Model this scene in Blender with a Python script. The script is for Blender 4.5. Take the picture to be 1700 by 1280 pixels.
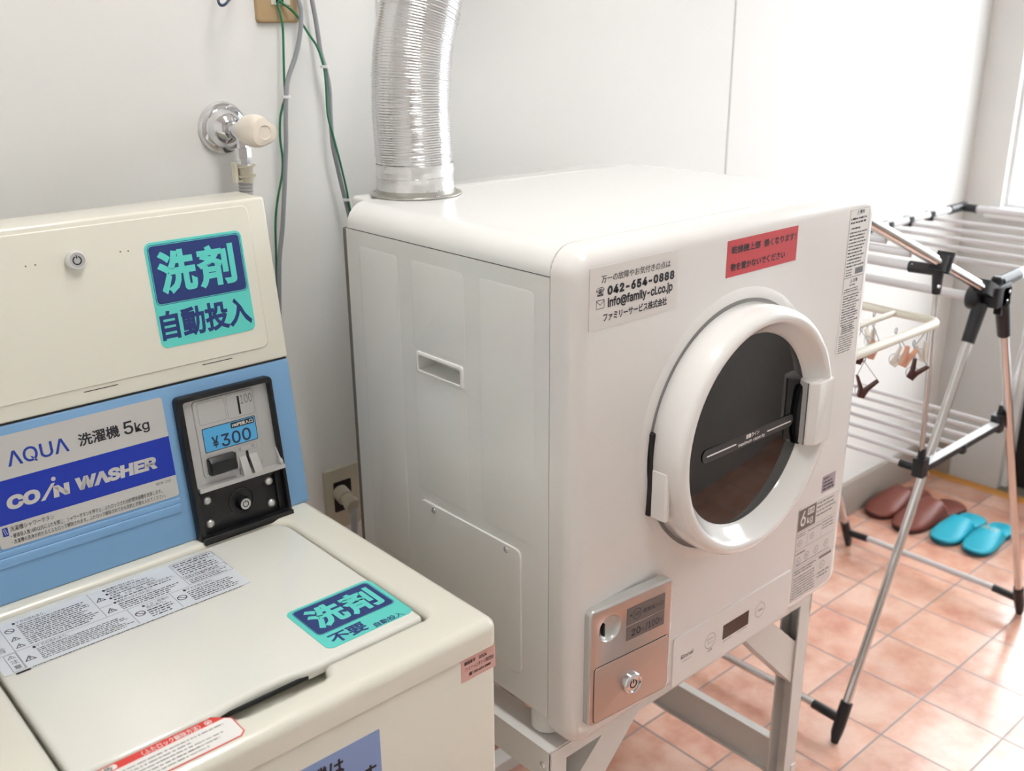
import bpy, bmesh, math, random, os
from mathutils import Vector, Matrix
from math import pi, sin, cos, radians
random.seed(7)
SC = bpy.context.scene
COL = SC.collection
for o in list(bpy.data.objects):
    bpy.data.objects.remove(o)

# ------------------------------------------------------------------ camera
yaw, pitch, roll = radians(41.673), radians(19.573), radians(-0.4631)
fw = Vector((sin(yaw) * cos(pitch), cos(yaw) * cos(pitch), -sin(pitch)))
rt = Vector((cos(yaw), -sin(yaw), 0.0))
up = rt.cross(fw)
r2 = rt * cos(roll) + up * sin(roll)
u2 = -rt * sin(roll) + up * cos(roll)
cam = bpy.data.cameras.new('camera')
cam.sensor_fit = 'HORIZONTAL'
cam.sensor_width = 36.0
cam.lens = 1673.13 * 36.0 / 1700.0
cam.clip_start = 0.02
cam.dof.use_dof = True
cam.dof.focus_distance = 1.32
cam.dof.aperture_fstop = 5.2
camo = bpy.data.objects.new('camera', cam)
COL.objects.link(camo)
camo.matrix_world = Matrix(((r2.x, u2.x, -fw.x, 0.0), (r2.y, u2.y, -fw.y, 0.0), (r2.z, u2.z, -fw.z, 1.5), (0, 0, 0, 1)))
SC.camera = camo

# ------------------------------------------------------------------ sky / exposure
world = bpy.data.worlds.new('sky')
SC.world = world
world.use_nodes = True
bg = world.node_tree.nodes['Background']
bg.inputs[0].default_value = (0.93, 0.97, 1.0, 1.0)
bg.inputs[1].default_value = 1.0
SKY, GROUND = 9.0, 2.2        # bright overcast sky above the horizon, paler ground below it
_n = world.node_tree.nodes; _l = world.node_tree.links
_tc = _n.new('ShaderNodeTexCoord'); _sp = _n.new('ShaderNodeSeparateXYZ'); _l.new(_tc.outputs['Generated'], _sp.inputs[0])
_mr = _n.new('ShaderNodeMapRange'); _mr.inputs['From Min'].default_value = -0.06; _mr.inputs['From Max'].default_value = 0.10
_mr.inputs['To Min'].default_value = GROUND; _mr.inputs['To Max'].default_value = SKY
_l.new(_sp.outputs[2], _mr.inputs['Value']); _l.new(_mr.outputs[0], bg.inputs[1])
SC.view_settings.view_transform = 'Standard'
SC.view_settings.look = 'None'
SC.view_settings.gamma = 1.0
SC.view_settings.use_curve_mapping = False
SC.view_settings.exposure = 0.0
LAMP = 27.0           # ceiling lamp emission
# daylight entering through the window opening (portal helps sampling the sky)
pl = bpy.data.lights.new('window_portal', 'AREA')
pl.shape = 'RECTANGLE'; pl.size = 1.60; pl.size_y = 1.25
pl.cycles.is_portal = True
plo = bpy.data.objects.new('window_portal', pl)
COL.objects.link(plo)
plo.location = (3.42, 0.56, 1.57)
plo.rotation_euler = (0, radians(90), 0)   # emits towards -x
plo.rotation_euler = Vector((-1, 0, 0)).to_track_quat('-Z', 'Y').to_euler()

pl2 = bpy.data.lights.new('door_portal', 'AREA')
pl2.shape = 'RECTANGLE'; pl2.size = 1.0; pl2.size_y = 0.48
pl2.cycles.is_portal = True
plo2 = bpy.data.objects.new('door_portal', pl2)
COL.objects.link(plo2)
plo2.location = (3.42, 0.70, 0.655)
plo2.rotation_euler = plo.rotation_euler

# ------------------------------------------------------------------ materials
def lin(c):
    def f(v):
        v /= 255.0
        return v / 12.92 if v <= 0.04045 else ((v + 0.055) / 1.055) ** 2.4
    return (f(c[0]), f(c[1]), f(c[2]), 1.0)

def mat(name, col, rough=0.5, metal=0.0, coat=0.0, spec=0.5, bump=0.0, bscale=400.0, alpha=1.0, var=0.0, vscale=6.0):
    m = bpy.data.materials.new(name)
    m.use_nodes = True
    nt = m.node_tree
    b = nt.nodes['Principled BSDF']
    b.inputs['Base Color'].default_value = lin(col)
    b.inputs['Roughness'].default_value = rough
    b.inputs['Metallic'].default_value = metal
    b.inputs['Specular IOR Level'].default_value = spec
    b.inputs['Coat Weight'].default_value = coat
    b.inputs['Coat Roughness'].default_value = 0.05
    b.inputs['Alpha'].default_value = alpha
    tc = nt.nodes.new('ShaderNodeTexCoord')
    if var:
        n = nt.nodes.new('ShaderNodeTexNoise'); n.inputs['Scale'].default_value = vscale; n.inputs['Detail'].default_value = 4
        nt.links.new(tc.outputs['Object'], n.inputs['Vector'])
        hv = nt.nodes.new('ShaderNodeHueSaturation'); hv.inputs['Color'].default_value = lin(col)
        mr = nt.nodes.new('ShaderNodeMapRange'); mr.inputs['To Min'].default_value = 1 - var; mr.inputs['To Max'].default_value = 1 + var
        nt.links.new(n.outputs['Fac'], mr.inputs['Value']); nt.links.new(mr.outputs[0], hv.inputs['Value'])
        nt.links.new(hv.outputs[0], b.inputs['Base Color'])
    if bump:
        n = nt.nodes.new('ShaderNodeTexNoise'); n.inputs['Scale'].default_value = bscale
        nt.links.new(tc.outputs['Object'], n.inputs['Vector'])
        bp = nt.nodes.new('ShaderNodeBump'); bp.inputs['Strength'].default_value = bump; bp.inputs['Distance'].default_value = 0.002
        nt.links.new(n.outputs['Fac'], bp.inputs['Height']); nt.links.new(bp.outputs[0], b.inputs['Normal'])
    return m

M = {}
def defm(key, *a, **k):
    M[key] = mat(key, *a, **k)
defm('wall_paint', (231, 230, 227), 0.55, bump=0.03, bscale=300)
defm('wall_grey', (196, 194, 190), 0.6)
defm('wall_joint', (205, 202, 198), 0.6)
defm('ceiling_paint', (235, 234, 230), 0.7)
defm('baseboard_vinyl', (158, 148, 138), 0.5)
defm('frame_white', (236, 236, 236), 0.4)
defm('grey_panel', (205, 206, 204), 0.45)
defm('black_panel', (16, 16, 18), 0.35)
defm('sill_grey', (120, 116, 100), 0.6)
defm('orange_edge', (214, 150, 70), 0.5)
defm('window_glass', (255, 255, 255), 0.0)
defm('cream', (230, 227, 214), 0.25, coat=0.3)
defm('cream_lid', (232, 231, 223), 0.16, coat=0.4)
defm('cream_dark', (120, 112, 92), 0.6)
defm('blue_panel', (128, 172, 215), 0.4)
defm('gap_black', (12, 12, 14), 0.6)
defm('plate_silver', (205, 203, 201), 0.38, metal=0.25)
defm('royal_blue', (20, 52, 172), 0.4)
defm('logo_blue', (30, 62, 165), 0.4)
defm('ink', (36, 36, 44), 0.5)
defm('ink_blue', (44, 50, 78), 0.5)
defm('ink_grey', (120, 120, 126), 0.5)
defm('teal', (98, 214, 205), 0.35)
defm('navy', (38, 58, 122), 0.35)
defm('price_blue', (84, 172, 226), 0.35)
defm('black_plastic', (20, 21, 24), 0.32)
defm('navy_plastic', (24, 38, 58), 0.4)
defm('satin_silver', (204, 203, 202), 0.33, metal=0.75)
defm('silver_face', (196, 195, 195), 0.35, metal=0.4)
defm('lock_steel', (222, 221, 220), 0.3, metal=0.35)
defm('chrome', (225, 225, 228), 0.07, metal=1.0)
defm('label_film', (222, 226, 232), 0.3)
defm('label_white', (240, 238, 234), 0.35)
defm('label_clear', (226, 221, 217), 0.35)
defm('pink_label', (222, 176, 168), 0.5)
defm('sign_blue', (140, 164, 212), 0.45)
defm('red_print', (222, 66, 58), 0.4)
defm('red_label', (206, 66, 74), 0.45)
defm('grey_lilac', (172, 158, 168), 0.5)
defm('dryer_white', (236, 235, 232), 0.22, coat=0.35)
defm('dryer_front', (234, 231, 228), 0.26, coat=0.3)
defm('dryer_ring', (240, 238, 235), 0.18, coat=0.5)
defm('seam_grey', (90, 90, 90), 0.7)
defm('gap_shade_grey', (150, 148, 146), 0.6)
defm('rear_grey', (120, 118, 106), 0.6)
defm('door_glass', (8, 8, 10), 0.03, spec=0.5, coat=0.12)
defm('capacity_film', (58, 58, 62), 0.15)
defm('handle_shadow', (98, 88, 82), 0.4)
defm('brushed_aluminium', (196, 184, 178), 0.30, metal=1.0, bump=0.02, bscale=900)
defm('coin_rim', (206, 206, 204), 0.26, metal=0.55)
defm('grey_label', (118, 108, 106), 0.4)
defm('display_brown', (44, 24, 16), 0.15)
defm('stand_paint', (226, 224, 220), 0.4)
defm('foil', (218, 218, 220), 0.19, metal=1.0, bump=0.2, bscale=160)
defm('foil_tape', (232, 232, 233), 0.3, metal=0.85, bump=0.45, bscale=90)
defm('galvanised', (190, 188, 182), 0.4, metal=0.8)
defm('steel_tube', (208, 205, 203), 0.16, metal=1.0)
defm('white_tube', (214, 212, 214), 0.35)
defm('rack_black', (28, 29, 34), 0.4)
defm('rack_white', (232, 236, 240), 0.4)
defm('peg_cream', (226, 222, 208), 0.4)
defm('peg_brown', (74, 36, 32), 0.4)
defm('peg_tan', (212, 158, 132), 0.4)
defm('peg_clear', (232, 226, 216), 0.3)
defm('wire_grey', (170, 172, 176), 0.3, metal=0.6)
defm('brown_leather', (126, 66, 54), 0.4, bump=0.1, bscale=250)
defm('brown_sole', (70, 36, 32), 0.6)
defm('blue_vinyl', (28, 176, 202), 0.42, bump=0.1, bscale=250)
defm('blue_sole', (14, 96, 120), 0.6)
defm('gold_print', (214, 206, 180), 0.4)
defm('tap_ivory', (236, 226, 212), 0.3)
defm('adaptor_ivory', (232, 226, 206), 0.4)
defm('tap_blue', (60, 80, 180), 0.4)
defm('hose_grey', (188, 188, 190), 0.4)
defm('cable_grey', (142, 144, 148), 0.45)
defm('cable_green', (22, 112, 74), 0.4)
defm('cable_navy', (38, 58, 88), 0.4)
defm('tie_white', (225, 225, 225), 0.4)
defm('plate_beige', (182, 156, 118), 0.3)
defm('plate_rim', (168, 142, 106), 0.3)
defm('jack_ivory', (214, 212, 196), 0.4)
defm('outlet_ivory', (196, 190, 170), 0.4)
defm('lamp_housing', (235, 235, 235), 0.5)

def glass_mat():
    m = bpy.data.materials['window_glass']
    nt = m.node_tree
    b = nt.nodes['Principled BSDF']
    b.inputs['Transmission Weight'].default_value = 1.0
    b.inputs['IOR'].default_value = 1.02
glass_mat()

def lamp_mat(key, k):
    m = bpy.data.materials.new(key); m.use_nodes = True
    b = m.node_tree.nodes['Principled BSDF']
    b.inputs['Emission Color'].default_value = (1.0, 0.99, 0.965, 1)
    b.inputs['Emission Strength'].default_value = LAMP * k
    b.inputs['Base Color'].default_value = (0.9, 0.9, 0.9, 1)
    M[key] = m
lamp_mat('lamp_diffuser', 1.0)

def tile_mat():
    m = bpy.data.materials.new('terracotta_tiles'); m.use_nodes = True
    nt = m.node_tree; N = nt.nodes; L = nt.links
    b = N['Principled BSDF']
    tc = N.new('ShaderNodeTexCoord')
    sep = N.new('ShaderNodeSeparateXYZ'); L.new(tc.outputs['Object'], sep.inputs[0])
    def math_(op, a, bb=None):
        n = N.new('ShaderNodeMath'); n.operation = op
        for i, v in enumerate((a, bb)):
            if v is None: continue
            if isinstance(v, (int, float)): n.inputs[i].default_value = v
            else: L.new(v, n.inputs[i])
        return n.outputs[0]
    px, py = 0.1865, 0.1885
    gx = math_('DIVIDE', math_('SUBTRACT', sep.outputs[0], 2.2253), px)
    gy = math_('DIVIDE', math_('SUBTRACT', sep.outputs[1], 0.847), py)
    ix, iy = math_('FLOOR', gx), math_('FLOOR', gy)
    fx, fy = math_('SUBTRACT', gx, ix), math_('SUBTRACT', gy, iy)
    ex = math_('MULTIPLY', math_('MINIMUM', fx, math_('SUBTRACT', 1.0, fx)), px)
    ey = math_('MULTIPLY', math_('MINIMUM', fy, math_('SUBTRACT', 1.0, fy)), py)
    e = math_('MINIMUM', ex, ey)
    gm = N.new('ShaderNodeMapRange'); gm.inputs['From Min'].default_value = 0.0016; gm.inputs['From Max'].default_value = 0.0034
    L.new(e, gm.inputs['Value'])           # 0 in grout, 1 on tile
    comb = N.new('ShaderNodeCombineXYZ'); L.new(ix, comb.inputs[0]); L.new(iy, comb.inputs[1])
    wn = N.new('ShaderNodeTexWhiteNoise'); L.new(comb.outputs[0], wn.inputs['Vector'])
    off = N.new('ShaderNodeVectorMath'); off.operation = 'MULTIPLY_ADD'
    L.new(wn.outputs['Color'], off.inputs[0]); off.inputs[1].default_value = (7, 7, 7); L.new(tc.outputs['Object'], off.inputs[2])
    ns = N.new('ShaderNodeTexNoise'); ns.inputs['Scale'].default_value = 6.5; ns.inputs['Detail'].default_value = 5; ns.inputs['Roughness'].default_value = 0.6
    L.new(off.outputs[0], ns.inputs['Vector'])
    rmp = N.new('ShaderNodeValToRGB'); L.new(ns.outputs['Fac'], rmp.inputs[0])
    cr = rmp.color_ramp
    cr.elements[0].position = 0.30; cr.elements[0].color = lin((198, 130, 108))
    cr.elements[1].position = 0.70; cr.elements[1].color = lin((236, 196, 176))
    el = cr.elements.new(0.48); el.color = lin((222, 168, 144))
    hs = N.new('ShaderNodeHueSaturation'); L.new(rmp.outputs[0], hs.inputs['Color'])
    vr = N.new('ShaderNodeMapRange'); vr.inputs['To Min'].default_value = 0.88; vr.inputs['To Max'].default_value = 1.08
    L.new(wn.outputs['Value'], vr.inputs['Value']); L.new(vr.outputs[0], hs.inputs['Value'])
    mx = N.new('ShaderNodeMix'); mx.data_type = 'RGBA'
    L.new(gm.outputs[0], mx.inputs[0]); mx.inputs[6].default_value = lin((140, 122, 116)); L.new(hs.outputs[0], mx.inputs[7])
    L.new(mx.outputs[2], b.inputs['Base Color'])
    rg = N.new('ShaderNodeMapRange'); rg.inputs['To Min'].default_value = 0.55; rg.inputs['To Max'].default_value = 0.24
    L.new(gm.outputs[0], rg.inputs['Value']); L.new(rg.outputs[0], b.inputs['Roughness'])
    n2 = N.new('ShaderNodeTexNoise'); n2.inputs['Scale'].default_value = 22; L.new(tc.outputs['Object'], n2.inputs['Vector'])
    hsum = math_('ADD', math_('MULTIPLY', gm.outputs[0], 1.0), math_('MULTIPLY', n2.outputs['Fac'], 0.5))
    bp = N.new('ShaderNodeBump'); bp.inputs['Strength'].default_value = 0.25; bp.inputs['Distance'].default_value = 0.0015
    L.new(hsum, bp.inputs['Height']); L.new(bp.outputs[0], b.inputs['Normal'])
    b.inputs['Coat Weight'].default_value = 0.6; b.inputs['Coat Roughness'].default_value = 0.22; b.inputs['Specular IOR Level'].default_value = 0.7
    M['terracotta_tiles'] = m
tile_mat()

# ------------------------------------------------------------------ object helpers
def tag(o, label=None, cat=None, group=None, kind=None):
    if label: o['label'] = label
    if cat: o['category'] = cat
    if group: o['group'] = group
    if kind: o['kind'] = kind
    return o

def thing(name, loc, label, cat, group=None, rz=0.0):
    o = bpy.data.objects.new(name, None)
    o.empty_display_size = 0.05
    COL.objects.link(o)
    o.location = loc; o.rotation_euler = (0, 0, rz)
    return tag(o, label, cat, group)

def wloc(o):
    p = Vector((0, 0, 0))
    while o:
        p += Vector(o.location); o = o.parent
    return p

def obj(name, bm, mats, parent=None, label=None, origin=None, flat=False, angle=38):
    """Link a bmesh given in world coordinates as one mesh object (origin at `origin` or at its parent's)."""
    if isinstance(mats, str): mats = [mats]
    bmesh.ops.remove_doubles(bm, verts=bm.verts, dist=1e-6)
    base = wloc(parent) if parent else Vector((0, 0, 0))
    org = Vector(origin) if origin else base
    bmesh.ops.translate(bm, verts=bm.verts, vec=-org)
    a = radians(angle)
    for f in bm.faces: f.smooth = not flat
    if not flat:
        for e in bm.edges:
            if len(e.link_faces) == 2:
                if e.calc_face_angle(0.0) > a: e.smooth = False
    me = bpy.data.meshes.new(name)
    bm.to_mesh(me); bm.free()
    for k in mats: me.materials.append(M[k])
    o = bpy.data.objects.new(name, me)
    COL.objects.link(o)
    o.location = org - base
    if parent: o.parent = parent
    if label: o['label'] = label
    return o

def struct(name, bm, mats, parent=None, **k):
    o = obj(name, bm, mats, parent, **k)
    if not parent: o['kind'] = 'structure'
    return o

class Fr:
    """A flat working frame: origin O, right U, up V, outward N."""
    def __init__(s, O, U, V):
        s.O = Vector(O); s.U = Vector(U).normalized(); s.V = Vector(V).normalized(); s.N = s.U.cross(s.V).normalized()
    def p(s, u, v, d=0.0):
        return s.O + s.U * u + s.V * v + s.N * d
    def sh(s, d):
        return Fr(s.O + s.N * d, s.U, s.V)

FRONT = Fr((0, 0.80, 0), (1, 0, 0), (0, 0, 1))           # dryer front, N = -y
TOPZ = 0.84
LID = Fr((0, 0, TOPZ), (1, 0, 0), (0, 1, 0))              # looking down, N = +z
CON = Fr((0, 1.211, 0.84), (1, 0, 0), (0, 0.13451292, 0.99091184))
WF = Fr((0, 0.788, 0), (1, 0, 0), (0, 0, 1))
WALL = Fr((0, 1.48, 0), (1, 0, 0), (0, 0, 1))
a5 = radians(5.0)
COIN = Fr((0.8365, 0.7890, 0), (cos(a5), -sin(a5), 0), (0, 0, 1))
SIDE = Fr((0.8146, 0, 0), (0, -1, 0), (0, 0, 1))          # dryer left side, u = -y, N = -x

def rrect(u0, v0, u1, v1, r=0.0, n=6):
    if u0 > u1: u0, u1 = u1, u0
    if v0 > v1: v0, v1 = v1, v0
    r = min(r, (u1 - u0) / 2 - 1e-5, (v1 - v0) / 2 - 1e-5)
    if r <= 1e-6: return [(u0, v0), (u1, v0), (u1, v1), (u0, v1)]
    out = []
    for cx, cy, a0 in ((u1 - r, v0 + r, -90), (u1 - r, v1 - r, 0), (u0 + r, v1 - r, 90), (u0 + r, v0 + r, 180)):
        for i in range(n + 1):
            a = radians(a0 + 90 * i / n)
            out.append((cx + r * cos(a), cy + r * sin(a)))
    return out

def circ(u, v, r, n=32, ry=None):
    ry = ry or r
    return [(u + r * cos(2 * pi * i / n), v + ry * sin(2 * pi * i / n)) for i in range(n)]

def inset(pts, d):
    """Offset a CCW polygon inwards by d (vertex normals)."""
    n = len(pts); out = []
    for i in range(n):
        p0 = Vector(pts[i - 1]); p1 = Vector(pts[i]); p2 = Vector(pts[(i + 1) % n])
        e1 = (p1 - p0); e2 = (p2 - p1)
        if e1.length < 1e-9 or e2.length < 1e-9: out.append(tuple(p1)); continue
        e1.normalize(); e2.normalize()
        n1 = Vector((-e1.y, e1.x)); n2 = Vector((-e2.y, e2.x))
        b = n1 + n2
        if b.length < 1e-6: out.append(tuple(p1)); continue
        b.normalize()
        k = d / max(0.35, b.dot(n1))
        q = p1 + b * k
        out.append((q.x, q.y))
    return out

def face(bm, vs, mi=0):
    try:
        f = bm.faces.new(vs); f.material_index = mi
        return f
    except ValueError:
        return None

def loops(bm, F, ls, mi=0, cap0=True, cap1=True):
    """ls: list of (outline, d); bridged in order, outline counts equal."""
    rings = [[bm.verts.new(F.p(u, v, d)) for u, v in pts] for pts, d in ls]
    n = len(rings[0])
    for a, b in zip(rings, rings[1:]):
        for i in range(n):
            face(bm, [a[i], a[(i + 1) % n], b[(i + 1) % n], b[i]], mi)
    if cap0: face(bm, rings[0][::-1], mi)
    if cap1: face(bm, rings[-1], mi)
    return rings

def slab(bm, F, pts, d0, d1, er=0.0, mi=0, n=4, back=True):
    """Prism of outline pts from d0 (back) to d1 (front) with a rounded front edge er."""
    ls = [(pts, d0)]
    if er > 0:
        for i in range(n + 1):
            a = pi / 2 * i / n
            ls.append((inset(pts, er * (1 - cos(a))), d1 - er + er * sin(a)))
    else:
        ls.append((pts, d1))
    loops(bm, F, ls, mi, cap0=back)

def box(bm, x0, y0, z0, x1, y1, z1, mi=0, bev=0.0):
    if bev > 0:
        F = Fr((0, 0, 0), (1, 0, 0), (0, 1, 0))
        pts = rrect(x0, y0, x1, y1, bev, 3)
        n = 3; ls = []
        for i in range(n + 1):
            a = pi / 2 * (1 - i / n)
            ls.append((inset(pts, bev * (1 - cos(a))), z0 + bev - bev * sin(a)))
        for i in range(n + 1):
            a = pi / 2 * i / n
            ls.append((inset(pts, bev * (1 - cos(a))), z1 - bev + bev * sin(a)))
        loops(bm, F, ls, mi)
        return
    F = Fr((0, 0, 0), (1, 0, 0), (0, 1, 0))
    loops(bm, F, [(rrect(x0, y0, x1, y1), z0), (rrect(x0, y0, x1, y1), z1)], mi)

def orient_box(bm, c, ax, ay, az, hx, hy, hz, mi=0):
    F = Fr(c, ax, ay)
    loops(bm, F, [(rrect(-hx, -hy, hx, hy, min(hx, hy) * .3, 2), -hz), (rrect(-hx, -hy, hx, hy, min(hx, hy) * .3, 2), hz)], mi)

def lathe(bm, O, A, prof, seg=32, mi=0, cap0=True, cap1=True, mis=None):
    """prof: list of (radius, distance along axis A)."""
    A = Vector(A).normalized(); O = Vector(O)
    t = Vector((0, 0, 1)) if abs(A.z) < 0.9 else Vector((1, 0, 0))
    U = t.cross(A).normalized(); V = A.cross(U)
    rings = []
    for r, d in prof:
        rings.append([bm.verts.new(O + A * d + (U * cos(2 * pi * i / seg) + V * sin(2 * pi * i / seg)) * max(r, 1e-5)) for i in range(seg)])
    for k, (a, b) in enumerate(zip(rings, rings[1:])):
        for i in range(seg):
            face(bm, [a[i], a[(i + 1) % seg], b[(i + 1) % seg], b[i]], mis[k] if mis else mi)
    if cap0: face(bm, rings[0][::-1], mi)
    if cap1: face(bm, rings[-1], mis[-1] if mis else mi)

def smooth_path(pts, n=8, closed=False):
    P = [Vector(p) for p in pts]
    out = []
    m = len(P)
    rng = range(m) if closed else range(m - 1)
    for i in rng:
        p1, p2 = P[i], P[(i + 1) % m]
        p0 = P[i - 1] if (closed or i > 0) else p1 + (p1 - p2)
        p3 = P[(i + 2) % m] if (closed or i + 2 < m) else p2 + (p2 - p1)
        for k in range(n):
            t = k / n
            out.append(0.5 * ((2 * p1) + (-p0 + p2) * t + (2 * p0 - 5 * p1 + 4 * p2 - p3) * t * t + (-p0 + 3 * p1 - 3 * p2 + p3) * t ** 3))
    if not closed: out.append(P[-1])
    return out

def tube(bm, pts, r, seg=10, mi=0, closed=False, caps=True):
    """r may be a number or a list of radii, one per point."""
    P = [Vector(p) for p in pts]; n = len(P)
    R = r if isinstance(r, (list, tuple)) else [r] * n
    def tan(i):
        a = P[i - 1] if (closed or i > 0) else P[i]
        b = P[(i + 1) % n] if (closed or i + 1 < n) else P[i]
        return (b - a).normalized()
    t0 = tan(0)
    ref = Vector((0, 0, 1)) if abs(t0.z) < 0.9 else Vector((1, 0, 0))
    U = ref.cross(t0).normalized()
    rings = []
    for i in range(n):
        t = tan(i)
        U = (U - t * U.dot(t)).normalized()
        V = t.cross(U)
        rings.append([bm.verts.new(P[i] + (U * cos(2 * pi * k / seg) + V * sin(2 * pi * k / seg)) * R[i]) for k in range(seg)])
    pairs = list(zip(rings, rings[1:])) + ([(rings[-1], rings[0])] if closed else [])
    for a, b in pairs:
        for k in range(seg):
            face(bm, [a[k], a[(k + 1) % seg], b[(k + 1) % seg], b[k]], mi)
    if caps and not closed:
        face(bm, rings[0][::-1], mi); face(bm, rings[-1], mi)

def NB(): return bmesh.new()

# ------------------------------------------------------------------ lettering
FONT = None
try:
    fp = os.path.join(bpy.utils.system_resource('DATAFILES'), 'fonts', 'Inter.woff2')
    if os.path.exists(fp): FONT = bpy.data.fonts.load(fp)
except Exception:
    FONT = None
_tc = {}
def glyphs(s, bold, spacing=1.0):
    key = (s, bold, spacing)
    if key in _tc: return _tc[key]
    c = bpy.data.curves.new('lettering', 'FONT')
    c.body = s; c.size = 1.0; c.resolution_u = 3
    c.space_character = spacing
    if FONT and all(ord(ch) < 0x400 for ch in s): c.font = FONT
    if bold:
        c.bevel_depth = bold; c.bevel_resolution = 0
    o = bpy.data.objects.new('lettering', c)
    COL.objects.link(o)
    dg = bpy.context.evaluated_depsgraph_get()
    me = bpy.data.meshes.new_from_object(o.evaluated_get(dg))
    vs = [(v.co.x, v.co.y) for v in me.vertices]
    fs = [tuple(p.vertices) for p in me.polygons]
    bpy.data.objects.remove(o); bpy.data.curves.remove(c); bpy.data.meshes.remove(me)
    x0 = min(v[0] for v in vs); x1 = max(v[0] for v in vs); y0 = min(v[1] for v in vs); y1 = max(v[1] for v in vs)
    res = ([((x - x0) / max(1e-6, x1 - x0), (y - y0) / max(1e-6, y1 - y0)) for x, y in vs], fs)
    _tc[key] = res
    return res

class Art:
    """A flat printed piece (label, sticker, printed panel): plate and ink layers in one mesh."""
    LS = 0.00012
    def __init__(s, F, base=0.0):
        s.F = F; s.bm = NB(); s.base = base; s.mats = []
    def mi(s, key):
        if key not in s.mats: s.mats.append(key)
        return s.mats.index(key)
    def d(s, layer): return s.base + layer * s.LS
    def plate(s, pts, key, th=0.0005):
        slab(s.bm, s.F, pts, s.base - th, s.d(0), 0.0, s.mi(key))
    def poly(s, pts, key, layer=1):
        face(s.bm, [s.bm.verts.new(s.F.p(u, v, s.d(layer))) for u, v in pts], s.mi(key))
    def rect(s, u0, v0, u1, v1, key, layer=1, r=0.0):
        s.poly(rrect(u0, v0, u1, v1, r, 4), key, layer)
    def ring(s, pts, w, key, layer=1):
        q = inset(pts, w); m = s.mi(key)
        A = [s.bm.verts.new(s.F.p(u, v, s.d(layer))) for u, v in pts]
        B = [s.bm.verts.new(s.F.p(u, v, s.d(layer))) for u, v in q]
        n = len(A)
        for i in range(n): face(s.bm, [A[i], A[(i + 1) % n], B[(i + 1) % n], B[i]], m)
    def line(s, u0, v0, u1, v1, w, key, layer=1):
        d = Vector((u1 - u0, v1 - v0)).normalized(); nx, ny = -d.y * w / 2, d.x * w / 2
        s.poly([(u0 - nx, v0 - ny), (u1 - nx, v1 - ny), (u1 + nx, v1 + ny), (u0 + nx, v0 + ny)], key, layer)
    def text(s, t, u0, v0, u1, v1, key, bold=0.0, layer=2, shear=0.0, spacing=1.0, skew=0.0):
        vs, fs = glyphs(t, bold, spacing); m = s.mi(key); d = s.d(layer)
        V = [s.bm.verts.new(s.F.p(u0 + (u1 - u0) * x + shear * (y - .5) * (v1 - v0), v0 + (v1 - v0) * y + skew * (x - .5), d)) for x, y in vs]
        for f in fs: face(s.bm, [V[i] for i in f], m)
    def micro(s, u0, v0, u1, v1, rows, key, fill=0.5, layer=1, ragged=0.25):
        h = (v1 - v0) / rows
        for r in range(rows):
            y = v1 - (r + .5) * h; x = u0
            end = u1 - (u1 - u0) * ragged * random.random()
            while x < end:
                w = h * random.uniform(.35, 1.6)
                s.rect(x, y - h * fill / 2 * random.uniform(.6, 1), min(x + w, end), y + h * fill / 2 * random.uniform(.6, 1), key, layer)
                x += w + h * random.uniform(.12, .35)
    def tri(s, u, v, w, key, layer=1):
        s.ring([(u - w, v - w * .8), (u + w, v - w * .8), (u, v + w * .9)], w * .2, key, layer)
        s.rect(u - w * .1, v - w * .45, u + w * .1, v + w * .25, key, layer)
    def noentry(s, u, v, r, key, layer=1):
        s.ring(circ(u, v, r, 20), r * .22, key, layer)
        s.line(u - r * .65, v + r * .65, u + r * .65, v - r * .65, r * .22, key, layer)
    def done(s, name, parent, label=None):
        return obj(name, s.bm, s.mats, parent, label, flat=True)

# ================================================================== ROOM
XL, XR, YN, YB, ZC = -0.5, 3.31, -0.36, 1.48, 2.65
bm = NB(); box(bm, XL, YN, -0.1, 3.285, YB, 0.0)
struct('floor', bm, 'terracotta_tiles', flat=True)
bm = NB(); box(bm, XL, YN, ZC, XR + .12, YB, ZC + 0.1); struct('ceiling', bm, 'ceiling_paint', flat=True)
bm = NB(); box(bm, XL - .1, YB, -0.1, XR + .12, YB + .1, ZC + .1); struct('wall_back', bm, 'wall_paint', flat=True)
bm = NB(); box(bm, XL - .1, YN - .1, -0.1, XR + .12, YN, ZC + .1); struct('wall_front', bm, 'wall_grey', flat=True)
bm = NB(); box(bm, XL - .1, YN, -0.1, XL, YB, ZC + .1); struct('wall_left', bm, 'wall_paint', flat=True)
# right wall: window opening y -1.54..1.365, z .935..2.2 ; doorway below y .2..1.215
bm = NB()
box(bm, XR, 1.365, 0.93, XR + .12, YB, ZC)            # pier beside the window
box(bm, XR, YN, 2.2, XR + .12, 1.365, ZC)
box(bm, XR, YN, 0.93, XR + .12, -0.24, 2.2)           # lintel
box(bm, XR, 1.232, -0.1, XR + .12, YB, 0.93, 1)        # panel under the window
box(bm, XR, YN, -0.1, XR + .12, 0.2, 0.93)
box(bm, XR, 0.2, 0.90, XR + .12, 1.232, 0.93)
struct('wall_right', bm, ['wall_paint', 'grey_panel'], flat=True)
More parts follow.
